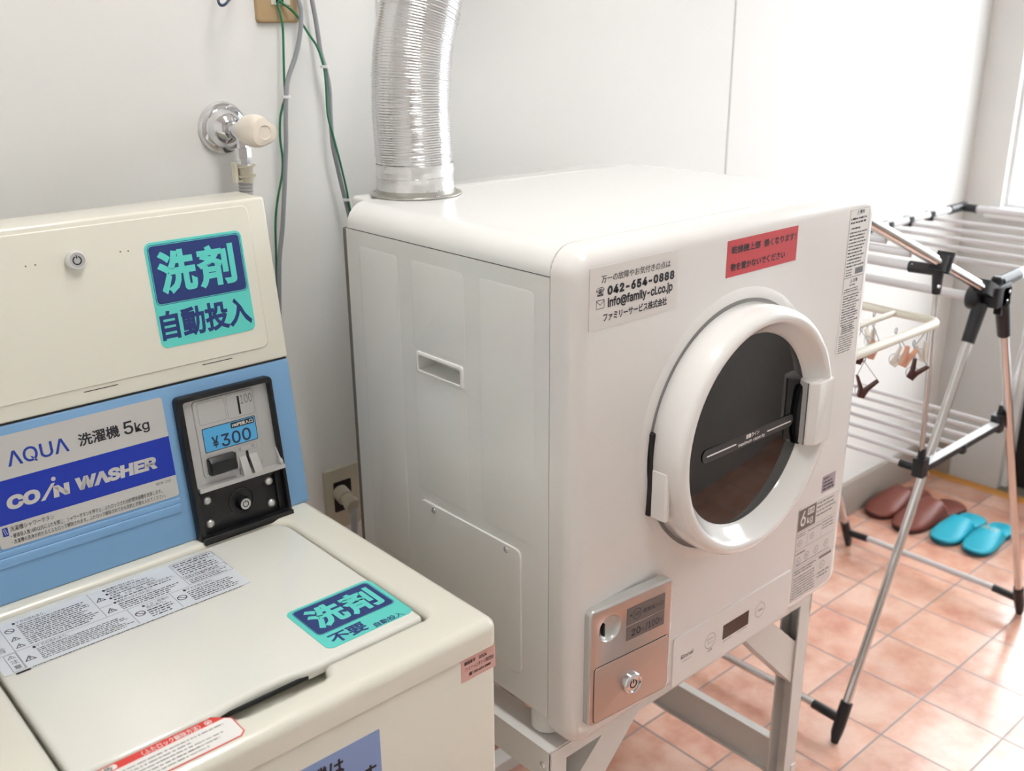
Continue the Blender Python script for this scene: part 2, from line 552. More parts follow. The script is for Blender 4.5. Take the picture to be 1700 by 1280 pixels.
# window frame, panes, sill
win = None
def framebm(y0, y1, z0, z1, w, x0, x1):
    b = NB()
    box(b, x0, y0, z0, x1, y1, z0 + w); box(b, x0, y0, z1 - w, x1, y1, z1)
    box(b, x0, y0, z0 + w, x1, y0 + w, z1 - w); box(b, x0, y1 - w, z0 + w, x1, y1, z1 - w)
    return b
fb = framebm(-0.24, 1.365, 0.945, 2.2, 0.012, XR + .03, XR + .09)
box(fb, XR + .03, 0.54, 0.957, XR + .09, 0.58, 2.188)
wf = struct('window_1', fb, 'frame_white', flat=True)
for y0, y1 in ((0.58, 1.353), (-0.228, 0.54)):
    g = NB(); box(g, XR + .058, y0, 0.957, XR + .062, y1, 2.188); obj('pane', g, 'window_glass', wf, flat=True)
b = NB(); box(b, XR - .035, -0.26, 0.915, XR + .12, 1.40, 0.945, 0, 0.004); obj('sill', b, 'frame_white', wf)
# dark doorway beside the panel
b = NB(); box(b, XR + .06, 0.2, 0.0, XR + .1, 1.215, 0.40); box(b, XR + .06, 1.18, 0.40, XR + .1, 1.215, 0.90); dr = struct('door_1', b, 'black_panel', flat=True)
b = NB(); box(b, XR - .005, 0.2, -0.06, XR + .12, 1.232, 0.004); obj('threshold', b, 'sill_grey', dr, flat=True)
b = NB(); box(b, XR + .03, 1.215, 0.004, XR + .1, 1.232, 0.90); obj('door_jamb', b, 'frame_white', dr, flat=True)
g = NB(); box(g, XR + .078, 0.2, 0.40, XR + .082, 1.18, 0.90); obj('pane', g, 'window_glass', dr, flat=True)
# orange floor edge strip
b = NB(); box(b, 3.262, 0.0, -0.02, 3.304, YB, 0.003, 0, 0.001); struct('trim_1', b, 'orange_edge')
# wall panel joints
for i, x in enumerate((1.024, 2.006)):
    b = NB(); box(b, x - .002, YB - .0012, 0.1, x + .002, YB + .002, ZC); struct('trim_%d' % (i + 2), b, 'wall_joint', flat=True)
# baseboard
b = NB(); box(b, XL, YB - .014, 0.0, 3.30, YB + .002, 0.125, 0, 0.004); struct('baseboard_back', b, 'baseboard_vinyl')
b = NB(); box(b, XR - .012, 1.40, 0.0, XR + .003, YB, 0.125, 0, 0.003); struct('baseboard_right', b, 'baseboard_vinyl')

# ceiling lamps of the room (above the frame)
LAMPS = [(0.72, 0.54, 'lamp above the machines', 'lamp_diffuser')]
for x, y, nm, lm in LAMPS:
    t = thing('ceiling_light', (x, y, ZC), 'long white fluorescent ceiling ' + nm, 'ceiling light')
    b = NB(); box(b, x - .12, y - .52, ZC - .05, x + .12, y + .52, ZC - .0005, 0, .004); obj('housing', b, 'lamp_housing', t)
    b = NB(); box(b, x - .1, y - .5, ZC - .062, x + .1, y + .5, ZC - .0505, 0, .004); obj('diffuser', b, lm, t)

# ================================================================== COIN WASHER
WX0, WX1, WY0, WY1 = 0.133, 0.675, 0.785, 1.352
W = thing('washing_machine', (0.404, 1.07, 0.0), 'cream top-loading coin washing machine with a sloping blue control panel', 'washing machine')
# cabinet
b = NB()
box(b, WX0 + .004, WY0 + .003, 0.035, WX1 - .004, WY1 - .004, 0.806, 0, 0.006)
obj('cabinet', b, 'cream', W)
for fx in (WX0 + .05, WX1 - .05):
    for fy in (WY0 + .06, WY1 - .06):
        b = NB(); lathe(b, (fx, fy, 0), (0, 0, 1), [(.024, 0), (.026, .006), (.02, .012), (.02, .04)], 16); obj('foot', b, 'black_plastic', W)
# top frame with the lid opening (the opening has a finger notch at the front)
def top_frame():
    b = NB()
    out = rrect(WX0, WY0, WX1, WY1, 0.014, 4)
    hole = []
    hx0, hx1, hy0, hy1 = 0.1965, 0.6165, 0.8455, 1.192
    def arc(cx, cy, r, a0, a1, n=5):
        return [(cx + r * cos(radians(a0 + (a1 - a0) * i / n)), cy + r * sin(radians(a0 + (a1 - a0) * i / n))) for i in range(n + 1)]
    # counter-clockwise from the front left corner, with the notch
    hole += arc(hx0 + .01, hy0 + .01, .01, 180, 270)
    hole += [(0.338, hy0)]
    hole += [(0.350, hy0 - .004), (0.358, hy0 - .0165), (0.366, hy0 - .020)]
    hole += [(0.455, hy0 - .021), (0.463, hy0 - .018), (0.468, hy0 - .010), (0.470, hy0 - .004), (0.476, hy0)]
    hole += arc(hx1 - .01, hy0 + .01, .01, 270, 360)
    hole += arc(hx1 - .03, hy1 - .03, .03, 0, 90)
    hole += arc(hx0 + .03, hy1 - .03, .03, 90, 180)
    def ring(pts, z): return [b.verts.new((x, y, z)) for x, y in pts]
    def bridge(A, B):
        n = len(A)
        for i in range(n): face(b, [A[i], A[(i + 1) % n], B[(i + 1) % n], B[i]])
    er = 0.013; seq = []
    seq.append(ring(inset(out, .003), TOPZ - .034)); seq.append(ring(out, TOPZ - .034))
    for i in range(6):
        a = pi / 2 * i / 5
        seq.append(ring(inset(out, er * (1 - cos(a))), TOPZ - er + er * sin(a)))
    for A, B in zip(seq, seq[1:]): bridge(A, B)
    ir = 0.010; ins = []
    for i in range(6):
        a = pi / 2 * i / 5
        ins.append(ring(inset(hole, -ir * (1 - sin(a))), TOPZ - ir + ir * cos(a)))
    # ins[0] is widest (on the flat top), ins[-1] the vertical wall of the opening
    ins.append(ring(hole, TOPZ - .026))
    for A, B in zip(ins, ins[1:]): bridge(B[::-1], A[::-1])
    edges = []
    for L_ in (seq[-1], ins[0]):
        for i in range(len(L_)):
            e = b.edges.get((L_[i], L_[(i + 1) % len(L_)])) or b.edges.new((L_[i], L_[(i + 1) % len(L_)]))
            edges.append(e)
    bmesh.ops.triangle_fill(b, use_beauty=True, use_dissolve=False, edges=edges)
    face(b, ins[-1])
    bmesh.ops.recalc_face_normals(b, faces=b.faces)
    return b
obj('top_frame', top_frame(), 'cream', W, angle=50)
# lid
b = NB()
lidp = []
def arcp(cx, cy, r, a0, a1, n=5):
    return [(cx + r * cos(radians(a0 + (a1 - a0) * i / n)), cy + r * sin(radians(a0 + (a1 - a0) * i / n))) for i in range(n + 1)]
lidp += arcp(.2085, .8575, .008, 180, 270) + [(.345, .8495), (.362, .853), (.40, .8555), (.435, .8545), (.455, .8495)]
lidp += arcp(.6045, .8575, .008, 270, 360) + arcp(.5865, 1.159, .027, 0, 90) + arcp(.2275, 1.159, .027, 90, 180)
ls = []
for i in range(6):
    a = pi / 2 * i / 5
    ls.append((inset(lidp, .006 * (1 - cos(a))), -.0075 + .006 * sin(a)))
loops(b, LID, [(lidp, -.014)] + ls)
lid = obj('lid', b, 'cream_lid', W)
# latch slit and the two round holes at the lid's front edge
b = NB()
F2 = Fr((0, .8488, TOPZ - .008), (1, 0, 0), (0, 0, 1))
slab(b, F2, rrect(.299, -.0035, .330, .003, .002), 0, .0016)
slab(b, F2, circ(.288, 0, .0045, 16), 0, .0016); slab(b, F2, circ(.338, 0, .0045, 16), 0, .0016)
slab(b, F2, rrect(.345, -.006, .470, -.0015, .002), -.004, -.001)
obj('latch_slot', b, 'gap_black', lid)
# warning label on the lid
A = Art(LID, -.0010)
A.plate(rrect(.2025, 1.0605, .4975, 1.1715, .002), 'label_film', .0004)
K = 'ink_grey'; I = 'ink'
def ln(*a): A.line(*a, .0006, K)
ln(.2265, 1.0615, .2265, 1.171); ln(.205, 1.102, .4355, 1.1035); ln(.331, 1.1035, .331, 1.171); ln(.3545, 1.063, .3545, 1.1025); ln(.4085, 1.063, .4085, 1.103); ln(.331, 1.128, .347, 1.128)
A.ring(rrect(.4365, 1.1055, .4968, 1.1705, .002), .0006, K); A.ring(rrect(.4385, 1.1555, .4955, 1.1695, .002), .0006, K); A.ring(rrect(.4385, 1.121, .4955, 1.1315, .002), .0006, K)
A.ring(rrect(.2125, 1.0615, .2258, 1.1008, .001), .0006, K)
A.tri(.2192, 1.094, .0045, K); A.text('注', .2155, 1.078, .2235, 1.0865, K, .01); A.text('意', .2155, 1.0655, .2235, 1.0745, K, .01)
A.text('告', .2075, 1.108, .2195, 1.121, K, .01)
A.noentry(.2345, 1.150, .0055, I); A.tri(.2345, 1.130, .0055, I); A.tri(.2345, 1.112, .0055, I); A.tri(.2348, 1.079, .0065, I)
A.tri(.3395, 1.148, .0062, I); A.tri(.3405, 1.115, .0062, I); A.noentry(.3635, 1.0835, .0062, I); A.noentry(.4165, 1.084, .0062, I)
A.text('●ケガの恐れあり。', .241, 1.1605, .279, 1.1668, I); A.micro(.244, 1.106, .329, 1.159, 12, I, .5)
A.text('●ケガの恐れあり。', .2435, 1.0945, .283, 1.1008, I); A.micro(.246, 1.066, .352, 1.0935, 7, I, .5)
A.text('●感電の恐れあり。', .3485, 1.163, .392, 1.1685, I); A.micro(.352, 1.158, .41, 1.1622, 1, I)
A.text('●感電や発煙などの恐れあり。', .3485, 1.151, .412, 1.1568, I); A.micro(.352, 1.146, .42, 1.1502, 1, I)
A.text('●感電、火災、故障、爆発の恐れあり。', .3485, 1.139, .432, 1.1448, I); A.micro(.352, 1.133, .43, 1.138, 1, I)
A.text('●爆発や火災の恐れあり。', .3485, 1.1255, .400, 1.1315, I); A.micro(.352, 1.106, .432, 1.124, 4, I)
A.text('●ケガ・感電の', .371, 1.0945, .4045, 1.100, I); A.text('恐れあり。', .374, 1.0882, .398, 1.0937, I); A.micro(.372, 1.066, .406, 1.0868, 4, I)
A.text('●ケガの恐れあり。', .424, 1.095, .465, 1.101, I); A.micro(.426, 1.066, .494, 1.0935, 6, I)
A.micro(.4405, 1.157, .494, 1.168, 2, I, .5); A.micro(.4405, 1.1335, .494, 1.1545, 4, I, .5); A.micro(.4405, 1.1225, .494, 1.130, 2, I, .6); A.micro(.4405, 1.107, .494, 1.1195, 3, I, .5)
A.rect(.2135, 1.0555, .2295, 1.0592, 'ink', 1, .0017); A.micro(.232, 1.0575, .495, 1.0608, 1, I, .45)
A.done('warning_label', lid, 'white warning label printed in grey Japanese')
# teal detergent label on the lid
A = Art(LID, -.0009)
A.plate(rrect(.4905, .8655, .6105, .9655, .009), 'teal', .0005)
A.ring(rrect(.4965, .8965, .605, .9612, .006), .0007, 'navy'); A.rect(.4978, .8978, .6037, .9599, 'navy', 1, .005)
A.text('洗', .5045, .9055, .5505, .9530, 'teal', .042); A.text('剤', .5515, .9045, .5975, .9525, 'teal', .036)
A.text('不要', .5015, .8700, .5495, .8905, 'navy', .030); A.text('自動投入', .5565, .8665, .5970, .8765, 'navy', .018)
A.done('detergent_label', lid, 'teal and navy detergent label lying on the lid')
# red lock label on the frame in front of the lid
A = Art(LID, .0004)
P = [(.150, .7965), (.347, .7965), (.353, .802), (.353, .829), (.337, .8435), (.150, .8435)]
A.plate(P, 'red_print', .0004)
A.poly([(.150, .7980), (.3465, .7980), (.3517, .8028), (.3517, .8288), (.3465, .8335), (.150, .8315)], 'label_white', 1)
A.text('〈ふたロック解除方法〉', .262, .8332, .3225, .8415, 'label_white', .008)
A.ring(circ(.331, .838, .0038, 14), .0009, 'label_white'); A.rect(.3295, .8365, .3325, .839, 'label_white')
A.rect(.212, .834, .238, .8415, 'label_white', 1, .003); A.text('警告', .216, .8345, .234, .8408, 'ink', .015)
A.micro(.19, .801, .342, .829, 5, 'ink_grey', .3)
A.done('lock_label', W, 'white label with a red heading band')
# pink rental label and blue notice on the front
A = Art(WF, .0004)
A.plate(rrect(.618, .7730, .6705, .8040, .0005), 'pink_label')
A.text('機種番号', .6225, .7948, .6395, .8, 'ink', .012); A.text('00524', .645, .7948, .657, .7992, 'ink', .03)
A.text('ファミリーレンタリース株式会社', .6235, .7862, .6675, .792, 'ink', .012); A.text('☎ 042-654-0888', .629, .7785, .663, .7832, 'ink', .025)
A.done('rental_label', W, 'small pink rental label')
A = Art(WF, .0004)
A.plate(rrect(.262, .585, .501, .7715, .001), 'sign_blue')
A.text('この洗濯機は', .335, .7395, .4535, .7625, 'ink', .03); A.text('洗剤が自動で入ります', .290, .7080, .494, .7325, 'ink', .03)
A.done('notice_sheet', W, 'blue notice sheet with black Japanese writing')

# console: blue lower part, cream coin safe above
def con_prism(b, v0, v1, x0, x1, yback, er, mi=0, top_er=None):
    # side profile in (y,z), extruded along x with a small rounding of the ends
    p0 = CON.p(0, v0); p1 = CON.p(0, v1)
    z0, z1 = p0.z, p1.z
    F = Fr((0, 0, 0), (0, 1, 0), (0, 0, 1))
    pts = [(p0.y, z0), (yback, z0), (yback, z1), (p1.y, z1)]
    q = []
    n = len(pts)
    for i in range(n):
        a = Vector(pts[i - 1]); c = Vector(pts[i]); d = Vector(pts[(i + 1) % n])
        e1 = (a - c).normalized() * er; e2 = (d - c).normalized() * er
        for k in range(5):
            t = k / 4
            q.append(tuple((c + e1) * (1 - t) ** 2 + c * 2 * t * (1 - t) + (c + e2) * t * t))
    ls = []
    for i in range(4):
        a = pi / 2 * (1 - i / 3); ls.append((inset(q, er * .6 * (1 - cos(a))), x0 + er * .6 * (1 - sin(a))))
    for i in range(4):
        a = pi / 2 * i / 3; ls.append((inset(q, er * .6 * (1 - cos(a))), x1 - er * .6 * (1 - sin(a))))
    loops(b, F, ls, mi)
b = NB(); con_prism(b, 0.0, 0.2185, WX0 + .001, WX1 - .001, 1.345, .0035)
con = obj('control_panel', b, 'blue_panel', W)
b = NB(); con_prism(b, 0.2195, 0.446, WX0, WX1, 1.346, .004)
safe = obj('coin_safe', b, 'cream', W)
b = NB(); con_prism(b, 0.2183, 0.2197, WX0 + .003, WX1 - .003, 1.343, .0005); obj('joint', b, 'gap_black', W, flat=True)
# safe door
b = NB()
pd = rrect(.160, .2405, .648, .4385, .010, 5)
loops(b, CON, [(pd, 0), (pd, .0006), (inset(pd, .0012), .0016)])
sd = obj('safe_door', b, 'cream', safe)
for u0, u1 in ((.389, .432), (.547, .591), (.215, .258)):
    b = NB(); slab(b, CON, rrect(u0, .2352, u1, .2362), 0, .0003)
    obj('hinge_slit', b, 'gap_black', safe, flat=True)
for u, v in ((.352, .400), (.363, .400), (.466, .4008), (.476, .4002)):
    b = NB(); slab(b, CON.sh(.0016), circ(u, v, .0011, 10), 0, .0003)
    obj('rivet', b, 'cream_dark', sd, flat=True)
def cam_lock(name, F, u, v, r, h, parent, body='chrome', lab=None, seg=28):
    O = F.p(u, v, 0)
    b = NB()
    lathe(b, O, F.N, [(r * 1.03, 0), (r * 1.03, h * .55), (r * .98, h * .8), (r * .86, h), (r * .80, h), (r * .78, h * .93)], seg, 0, mis=[0] * 6 + [1])
    m2 = 1
    c = F.sh(h * .935)
    # key ring mark
    n = 22
    for i in range(n):
        a0 = radians(110 + 320 * i / n); a1 = radians(110 + 320 * (i + 1) / n)
        vs = [b.verts.new(c.p(u + q * r * cos(a), v + q * r * sin(a), .0001)) for q, a in ((.48, a0), (.48, a1), (.34, a1), (.34, a0))]
        face(b, vs, 2)
    vs = [b.verts.new(c.p(u + x * r, v + y * r, .0001)) for x, y in ((-.07, .2), (.07, .2), (.07, .55), (-.07, .55))]
    face(b, vs, 2)
    return obj(name, b, [body, 'silver_face', 'ink'], parent, lab)
cam_lock('lock', CON.sh(.0016), .409, .3985, .0118, .010, sd, 'lock_steel')
# teal detergent label on the safe
A = Art(CON, .0022)
A.plate(rrect(.4962, .2685, .6318, .4065, .009, 6), 'teal')
A.ring(rrect(.4995, .3245, .6292, .4032, .006), .0008, 'navy'); A.rect(.5012, .3262, .6275, .4015, 'navy', 1, .005)
A.text('洗', .5085, .3370, .5605, .3935, 'teal', .042); A.text('剤', .5620, .3365, .6165, .3925, 'teal', .036)
A.text('自動投入', .4995, .2775, .6285, .3170, 'navy', .032)
A.done('detergent_label', safe, 'upright teal and navy detergent label')
# name plate
A = Art(CON, .0010)
A.plate(rrect(.2575, .0695, .4835, .2065, .004), 'plate_silver', .0008)
A.rect(.2575, .0985, .4835, .1530, 'royal_blue', 1)
A.text('ΛQUΛ', .2855, .1665, .3580, .1862, 'logo_blue', .012)
A.text('洗濯機', .3700, .1690, .4220, .1855, 'ink', .024); A.text("5", .4275, .1690, .4400, .1862, "ink", .010); A.text('kg', .4420, .1655, .4610, .1820, 'ink', .012)
A.text('CO', .2745, .1150, .3135, .1325, 'plate_silver', .055, shear=.12)
A.poly([(.3125, .1150), (.3178, .1150), (.3330, .1335), (.3285, .1335)], 'plate_silver', 2); A.poly(circ(.3320, .1385, .0028, 16), 'plate_silver', 2)
A.text('N', .3290, .1145, .3485, .1295, 'plate_silver', .055, shear=.1)
A.text('WΛSHER', .3555, .1145, .4625, .1315, 'plate_silver', .05, shear=.12, skew=0)
A.text('MCW-C50', .4555, .0915, .4755, .0948, 'ink')
A.rect(.2628, .0845, .2695, .0955, 'logo_blue', 1); A.line(.264, .0945, .266, .0865, .0006, 'plate_silver', 2); A.line(.266, .0945, .2682, .0865, .0006, 'plate_silver', 2)
A.text('洗濯槽シャワーボタン', .2718, .0885, .3235, .0950, 'ink')
A.text('・硬貨投入後10秒以内にふたを閉じ、シャワーボタンを押すと、ふたロックされ30秒間洗濯槽を洗浄します。', .2712, .0797, .4615, .0857, 'ink', .004)
A.text('・洗濯槽の洗浄が終わるとふたロック解除されます。ふたロック解除されてから洗剤と衣類を入れてください。', .2705, .0725, .4650, .0782, 'ink', .004)
A.done('name_plate', con, 'silver name plate with a royal blue band')
b = NB(); slab(b, CON, rrect(.158, .0695, .2560, .2065, .004), 0, .0016, .0006); obj('button_plate', b, 'navy_plastic', con)
b = NB(); slab(b, CON, rrect(.150, .0452, .4840, .0582, .003), 0, .0022, .002, n=4); slab(b, CON, rrect(.150, .0582, .4840, .0660, .003), 0, .0012, .001); obj('ledge', b, 'blue_panel', con)
# coin mechanism
MX0, MX1 = .4965, .6385
b = NB()
outp = rrect(MX0, -.005, MX1, .2015, .007, 5); inn = rrect(.5055, .004, .6325, .1935, .004, 5)
vs = loops(b, CON, [(outp, 0), (outp, .011), (inset(outp, .0015), .0135), (inset(inn, -.001), .0135), (inn, .012), (inn, .001)], 0)
slab(b, CON, rrect(.4995, -.006, .6365, .0035, .001), .001, .020, .001)
mech = obj('coin_mechanism', b, 'black_plastic', con, 'black coin unit with a silver coin face')
b = NB(); slab(b, CON, rrect(.507, .0035, .6325, .0675, .001), .0, .0065, .001)
slab(b, CON, rrect(.6205, .008, .6222, .061, .0005), .006, .0105)
kp = obj('key_plate', b, 'black_plastic', mech)
for u, v in ((.5175, .0515), (.6115, .0515), (.5165, .018), (.6105, .0185)):
    b = NB(); lathe(b, CON.p(u, v, .0065), CON.N, [(.0062, 0), (.0057, .0018), (.0040, .0034), (.0016, .0042)], 18); obj('screw', b, 'satin_silver', kp, angle=70)
b = NB(); lathe(b, CON.p(.5665, .036, .0065), CON.N, [(.0195, 0), (.0195, .0012), (.0175, .0022), (.0165, .0022), (.016, .0006)], 32); obj('lock_collar', b, 'black_plastic', kp)
cam_lock('lock', CON.sh(.0068), .5665, .034, .0098, .013, kp, 'black_plastic')
b = NB(); slab(b, CON, rrect(.5065, .0675, .6325, .193, .002), 0, .0045, .0008)
pin = rrect(.520, .082, .611, .1905, .005); slab(b, CON.sh(.0045), pin, 0, .0020, .0018)
# shelf lip and side wall
loops(b, CON, [(rrect(.5065, .0665, .6360, .0725, .001), .003), (rrect(.5065, .0665, .6360, .0725, .001), .0165)])
loops(b, CON, [(rrect(.6300, .0725, .6345, .1000, .001), .003), (rrect(.6305, .0725, .6345, .0760, .001), .0160)])
cf = obj('coin_face', b, 'silver_face', mech)
A = Art(CON.sh(.0065), .0002)
A.ring(rrect(.5260, .1560, .5655, .1870, .003), .0004, 'ink_grey'); A.ring(rrect(.5680, .1545, .6085, .1880, .003), .0004, 'ink_grey')
A.rect(.5845, .1580, .5875, .1838, 'gap_black'); A.text('100', .5890, .1715, .6065, .1840, 'ink_grey')
A.rect(.5705, .1055, .6025, .1130, 'silver_face', 1); A.ring(rrect(.5705, .1055, .6025, .1130, .0005), .0003, 'ink_grey'); A.text('返', .5735, .1070, .5790, .1118, 'ink_grey'); A.text('却', .5935, .1070, .5990, .1118, 'ink_grey')
A.rect(.5270, .1165, .6065, .1510, 'ink', 1, .002); A.rect(.5280, .1175, .6055, .1500, 'price_blue', 2, .0015)
A.rect(.5690, .1410, .6040, .1490, 'ink', 3, .001); A.text('100円投入口', .5710, .1424, .6020, .1476, 'label_white', .02, 4)
A.text('¥', .5385, .1210, .5488, .1370, 'ink_blue', .012, 3); A.text('300', .5520, .1190, .5965, .1370, 'ink_blue', .012, 3)
A.done('price_label', cf, 'blue price label on the coin face')
b = NB()
pb = rrect(.5265, .0845, .5675, .1095, .003)
loops(b, CON.sh(.0065), [(pb, 0), (pb, .006), (rrect(.5270, .0870, .5650, .1040, .002), .0105), (rrect(.5285, .0930, .5630, .1030, .002), .0125)])
obj('return_button', b, 'black_plastic', cf)
b = NB()
for u0, u1 in ((.5725, .5842), (.5888, .6010)):
    loops(b, CON.sh(.0065), [([(u0, .0715), (u1, .0715), (u1, .098), (u0 + (.002 if u0 < .58 else 0), .098)], 0), ([(u0, .0715), (u1, .0715), (u1, .0750), (u0, .0750)], .0105)])
obj('slot_guard', b, 'satin_silver', cf)
b = NB(); slab(b, CON.sh(.0065), rrect(.5845, .0770, .5885, .1045, .001), 0, .0004); obj('return_slot', b, 'gap_black', cf, flat=True)

# ================================================================== DRYER
DX0, DX1 = 0.8146, 1.4876
D = thing('clothes_dryer', (1.151, 1.06, 0.545), 'white front-loading coin clothes dryer with a dark round door on a stand', 'clothes dryer')
def plate_hole(b, F, u0, v0, u1, v1, h, depth, mi=0):
    """rectangular face with a pocket h=(u0,v0,u1,v1) sunk by depth"""
    us = [u0, h[0], h[2], u1]; vs = [v0, h[1], h[3], v1]
    g = [[b.verts.new(F.p(u, v, 0)) for v in vs] for u in us]
    for i in range(3):
        for j in range(3):
            if i == 1 and j == 1: continue
            face(b, [g[i][j], g[i + 1][j], g[i + 1][j + 1], g[i][j + 1]], mi)
    q = [g[1][1], g[2][1], g[2][2], g[1][2]]
    w = [b.verts.new(F.p(*uv, -depth)) for uv in ((h[0] + .004, h[1] + .004), (h[2] - .004, h[1] + .004), (h[2] - .004, h[3] - .004), (h[0] + .004, h[3] - .004))]
    for i in range(4): face(b, [q[i], q[(i + 1) % 4], w[(i + 1) % 4], w[i]], mi)
    face(b, w, mi)
b = NB()
zb, zt, yf, yb = 0.588, 1.2183, 0.8462, 1.287
plate_hole(b, SIDE, -yb, zb, -yf, zt, (-1.1145, 1.0375, -1.0195, 1.0600), .028)
V = {k: b.verts.new(k) for k in [(x, y, z) for x in (DX0, DX1) for y in (yf, yb) for z in (zb, zt)]}
def q4(*ks): face(b, [V[k] for k in ks])
q4((DX1, yf, zb), (DX1, yb, zb), (DX1, yb, zt), (DX1, yf, zt))
q4((DX0, yf, zb), (DX1, yf, zb), (DX1, yf, zt), (DX0, yf, zt))
q4((DX1, yb, zb), (DX0, yb, zb), (DX0, yb, zt), (DX1, yb, zt))
q4((DX0, yf, zt), (DX1, yf, zt), (DX1, yb, zt), (DX0, yb, zt))
q4((DX0, yb, zb), (DX1, yb, zb), (DX1, yf, zb), (DX0, yf, zb))
# pressed panels of the side wall
for y0, y1, z0 in ((1.158, 1.256, .70), (1.010, 1.127, .845), (.874, .980, .845)):
    pts = rrect(-y1, z0, -y0, 1.196, .008, 4)
    if y0 == 1.010:
        for za, zb2 in ((.845, 1.0285), (1.0685, 1.196)):
            p2 = rrect(-y1, za, -y0, zb2, .008, 4)
            loops(b, SIDE, [(p2, -.0005), (p2, .0001), (inset(p2, .0045), .0007)])
        continue
    loops(b, SIDE, [(pts, -.0005), (pts, .0001), (inset(pts, .0045), .0007)])
cab = obj('cabinet', b, 'dryer_white', D, angle=30)
b = NB()
hp = rrect(-1.1200, 1.0320, -1.0140, 1.0655, .005, 4); hi = rrect(-1.1145, 1.0375, -1.0195, 1.0600, .003, 4)
loops(b, SIDE, [(hp, 0), (inset(hp, .0005), .0022), (inset(hp, .0015), .0028), (inset(hi, -.0008), .0028), (hi, .002), (hi, -.003)], cap0=False, cap1=False)
obj('side_handle', b, 'dryer_white', cab)
b = NB(); ap = rrect(-1.1235, .632, -.8985, .8305, .010, 5); loops(b, SIDE, [(ap, -.0005), (ap, .0016), (inset(ap, .001), .0024)])
acc = obj('access_panel', b, 'dryer_white', cab)
for y, z in ((1.0895, .822), (.9265, .8225)):
    b = NB(); lathe(b, SIDE.p(-y, z, .0024), SIDE.N, [(.0052, 0), (.0050, .0014), (.0036, .0026), (.0016, .0030), (.0013, .0018)], 18); obj('screw', b, 'chrome', acc)
# top cover, rounded along both upper edges
def top_cover(b, x0, x1, y0, y1, z0, z1, r):
    F = Fr((0, 0, 0), (1, 0, 0), (0, 0, 1))      # N = -y
    pts = [(x0, z0), (x1, z0)]
    for cx, a0 in ((x1 - r, 0), (x0 + r, 90)):
        for i in range(9):
            a = radians(a0 + 90 * i / 8); pts.append((cx + r * cos(a), z1 - r + r * sin(a)))
    loops(b, F, [(inset(pts, .004), -y1), (pts, -y1 + .004), (pts, -y0 - .0005), (inset(pts, .0015), -y0)])
b = NB(); top_cover(b, DX0, DX1, .8462, yb, 1.2197, 1.256, .034); obj('top_cover', b, 'dryer_white', D)
b = NB()
F = Fr((0, 0, 0), (1, 0, 0), (0, 0, 1))
box(b, DX0 + .0012, .848, 1.2170, DX1 - .0012, yb - .002, 1.2210)
sp = rrect(DX0 + .0012, .590, DX1 - .0012, 1.2545, .033, 6)
loops(b, F, [(sp, -.848), (sp, -.8440)])
obj('seam', b, 'seam_grey', D, flat=True)
# rear panel and rear housing
b = NB(); box(b, .823, yb - .001, .60, 1.479, 1.311, 1.216, 0, .003); obj('rear_panel', b, 'rear_grey', D)
b = NB(); box(b, .868, yb - .002, .70, 1.434, 1.352, 1.2535, 0, .006); obj('rear_housing', b, 'dryer_white', D)
for fx in (.842, 1.452):
    for fy in (.875, 1.235):
        b = NB(); lathe(b, (fx, fy, .5455), (0, 0, 1), [(.020, 0), (.0235, .004), (.0235, .030), (.019, .044)], 20); obj('foot', b, 'dryer_white', D)
# front bezel
b = NB()
bz = rrect(DX0, .5515, DX1, 1.256, .036, 8)
ls = [(inset(bz, .0015), -.0456), (bz, -.0450)]
for i in range(7):
    a = pi / 2 * i / 6; ls.append((inset(bz, .022 * (1 - cos(a))), -.022 + .022 * sin(a)))
loops(b, FRONT, ls)
CX, CZ = 1.137, .9555
lathe(b, (CX, .80, CZ), (0, -1, 0), [(.206, -.001), (.202, .0003), (.195, .0014), (.1890, .0021), (.1872, .0019), (.1866, -.001)], 96)
bezel = obj('front_panel', b, 'dryer_front', D)
b = NB(); lathe(b, (CX, .80, CZ), (0, -1, 0), [(.1866, .0004), (.170, .0004)], 96, cap0=False, cap1=False); obj('door_gap_shade', b, 'gap_shade_grey', bezel)  # flat grey ring, paints in the shade around the door
# door
b = NB()
lathe(b, (CX, .80, CZ), (0, -1, 0), [(.1800, .0006), (.1822, .004), (.1822, .036), (.1806, .0465), (.1765, .0530), (.1705, .0555), (.1650, .0552), (.1622, .0530), (.1592, .0475), (.1520, .0390), (.1455, .0315), (.1428, .0285), (.1420, .0255)], 96, cap0=False, cap1=False)
door = obj('door', b, 'dryer_ring', D, angle=60)
b = NB(); lathe(b, (CX, .80, CZ), (0, -1, 0), [(.1426, .0262), (.10, .0276), (.05, .0284), (.0, .0286)], 96, cap0=False, cap1=False); gl = obj('door_glass', b, 'door_glass', door)
# hinge on the left rim
b = NB(); slab(b, FRONT, rrect(.9520, .873, .9600, .995, .003), .0005, .008, .003)
obj('hinge', b, 'black_plastic', door)
b = NB(); slab(b, FRONT, rrect(.9545, .872, .9615, .944, .003), .0080, .0345, .005); obj('hinge_cover', b, 'dryer_ring', door)
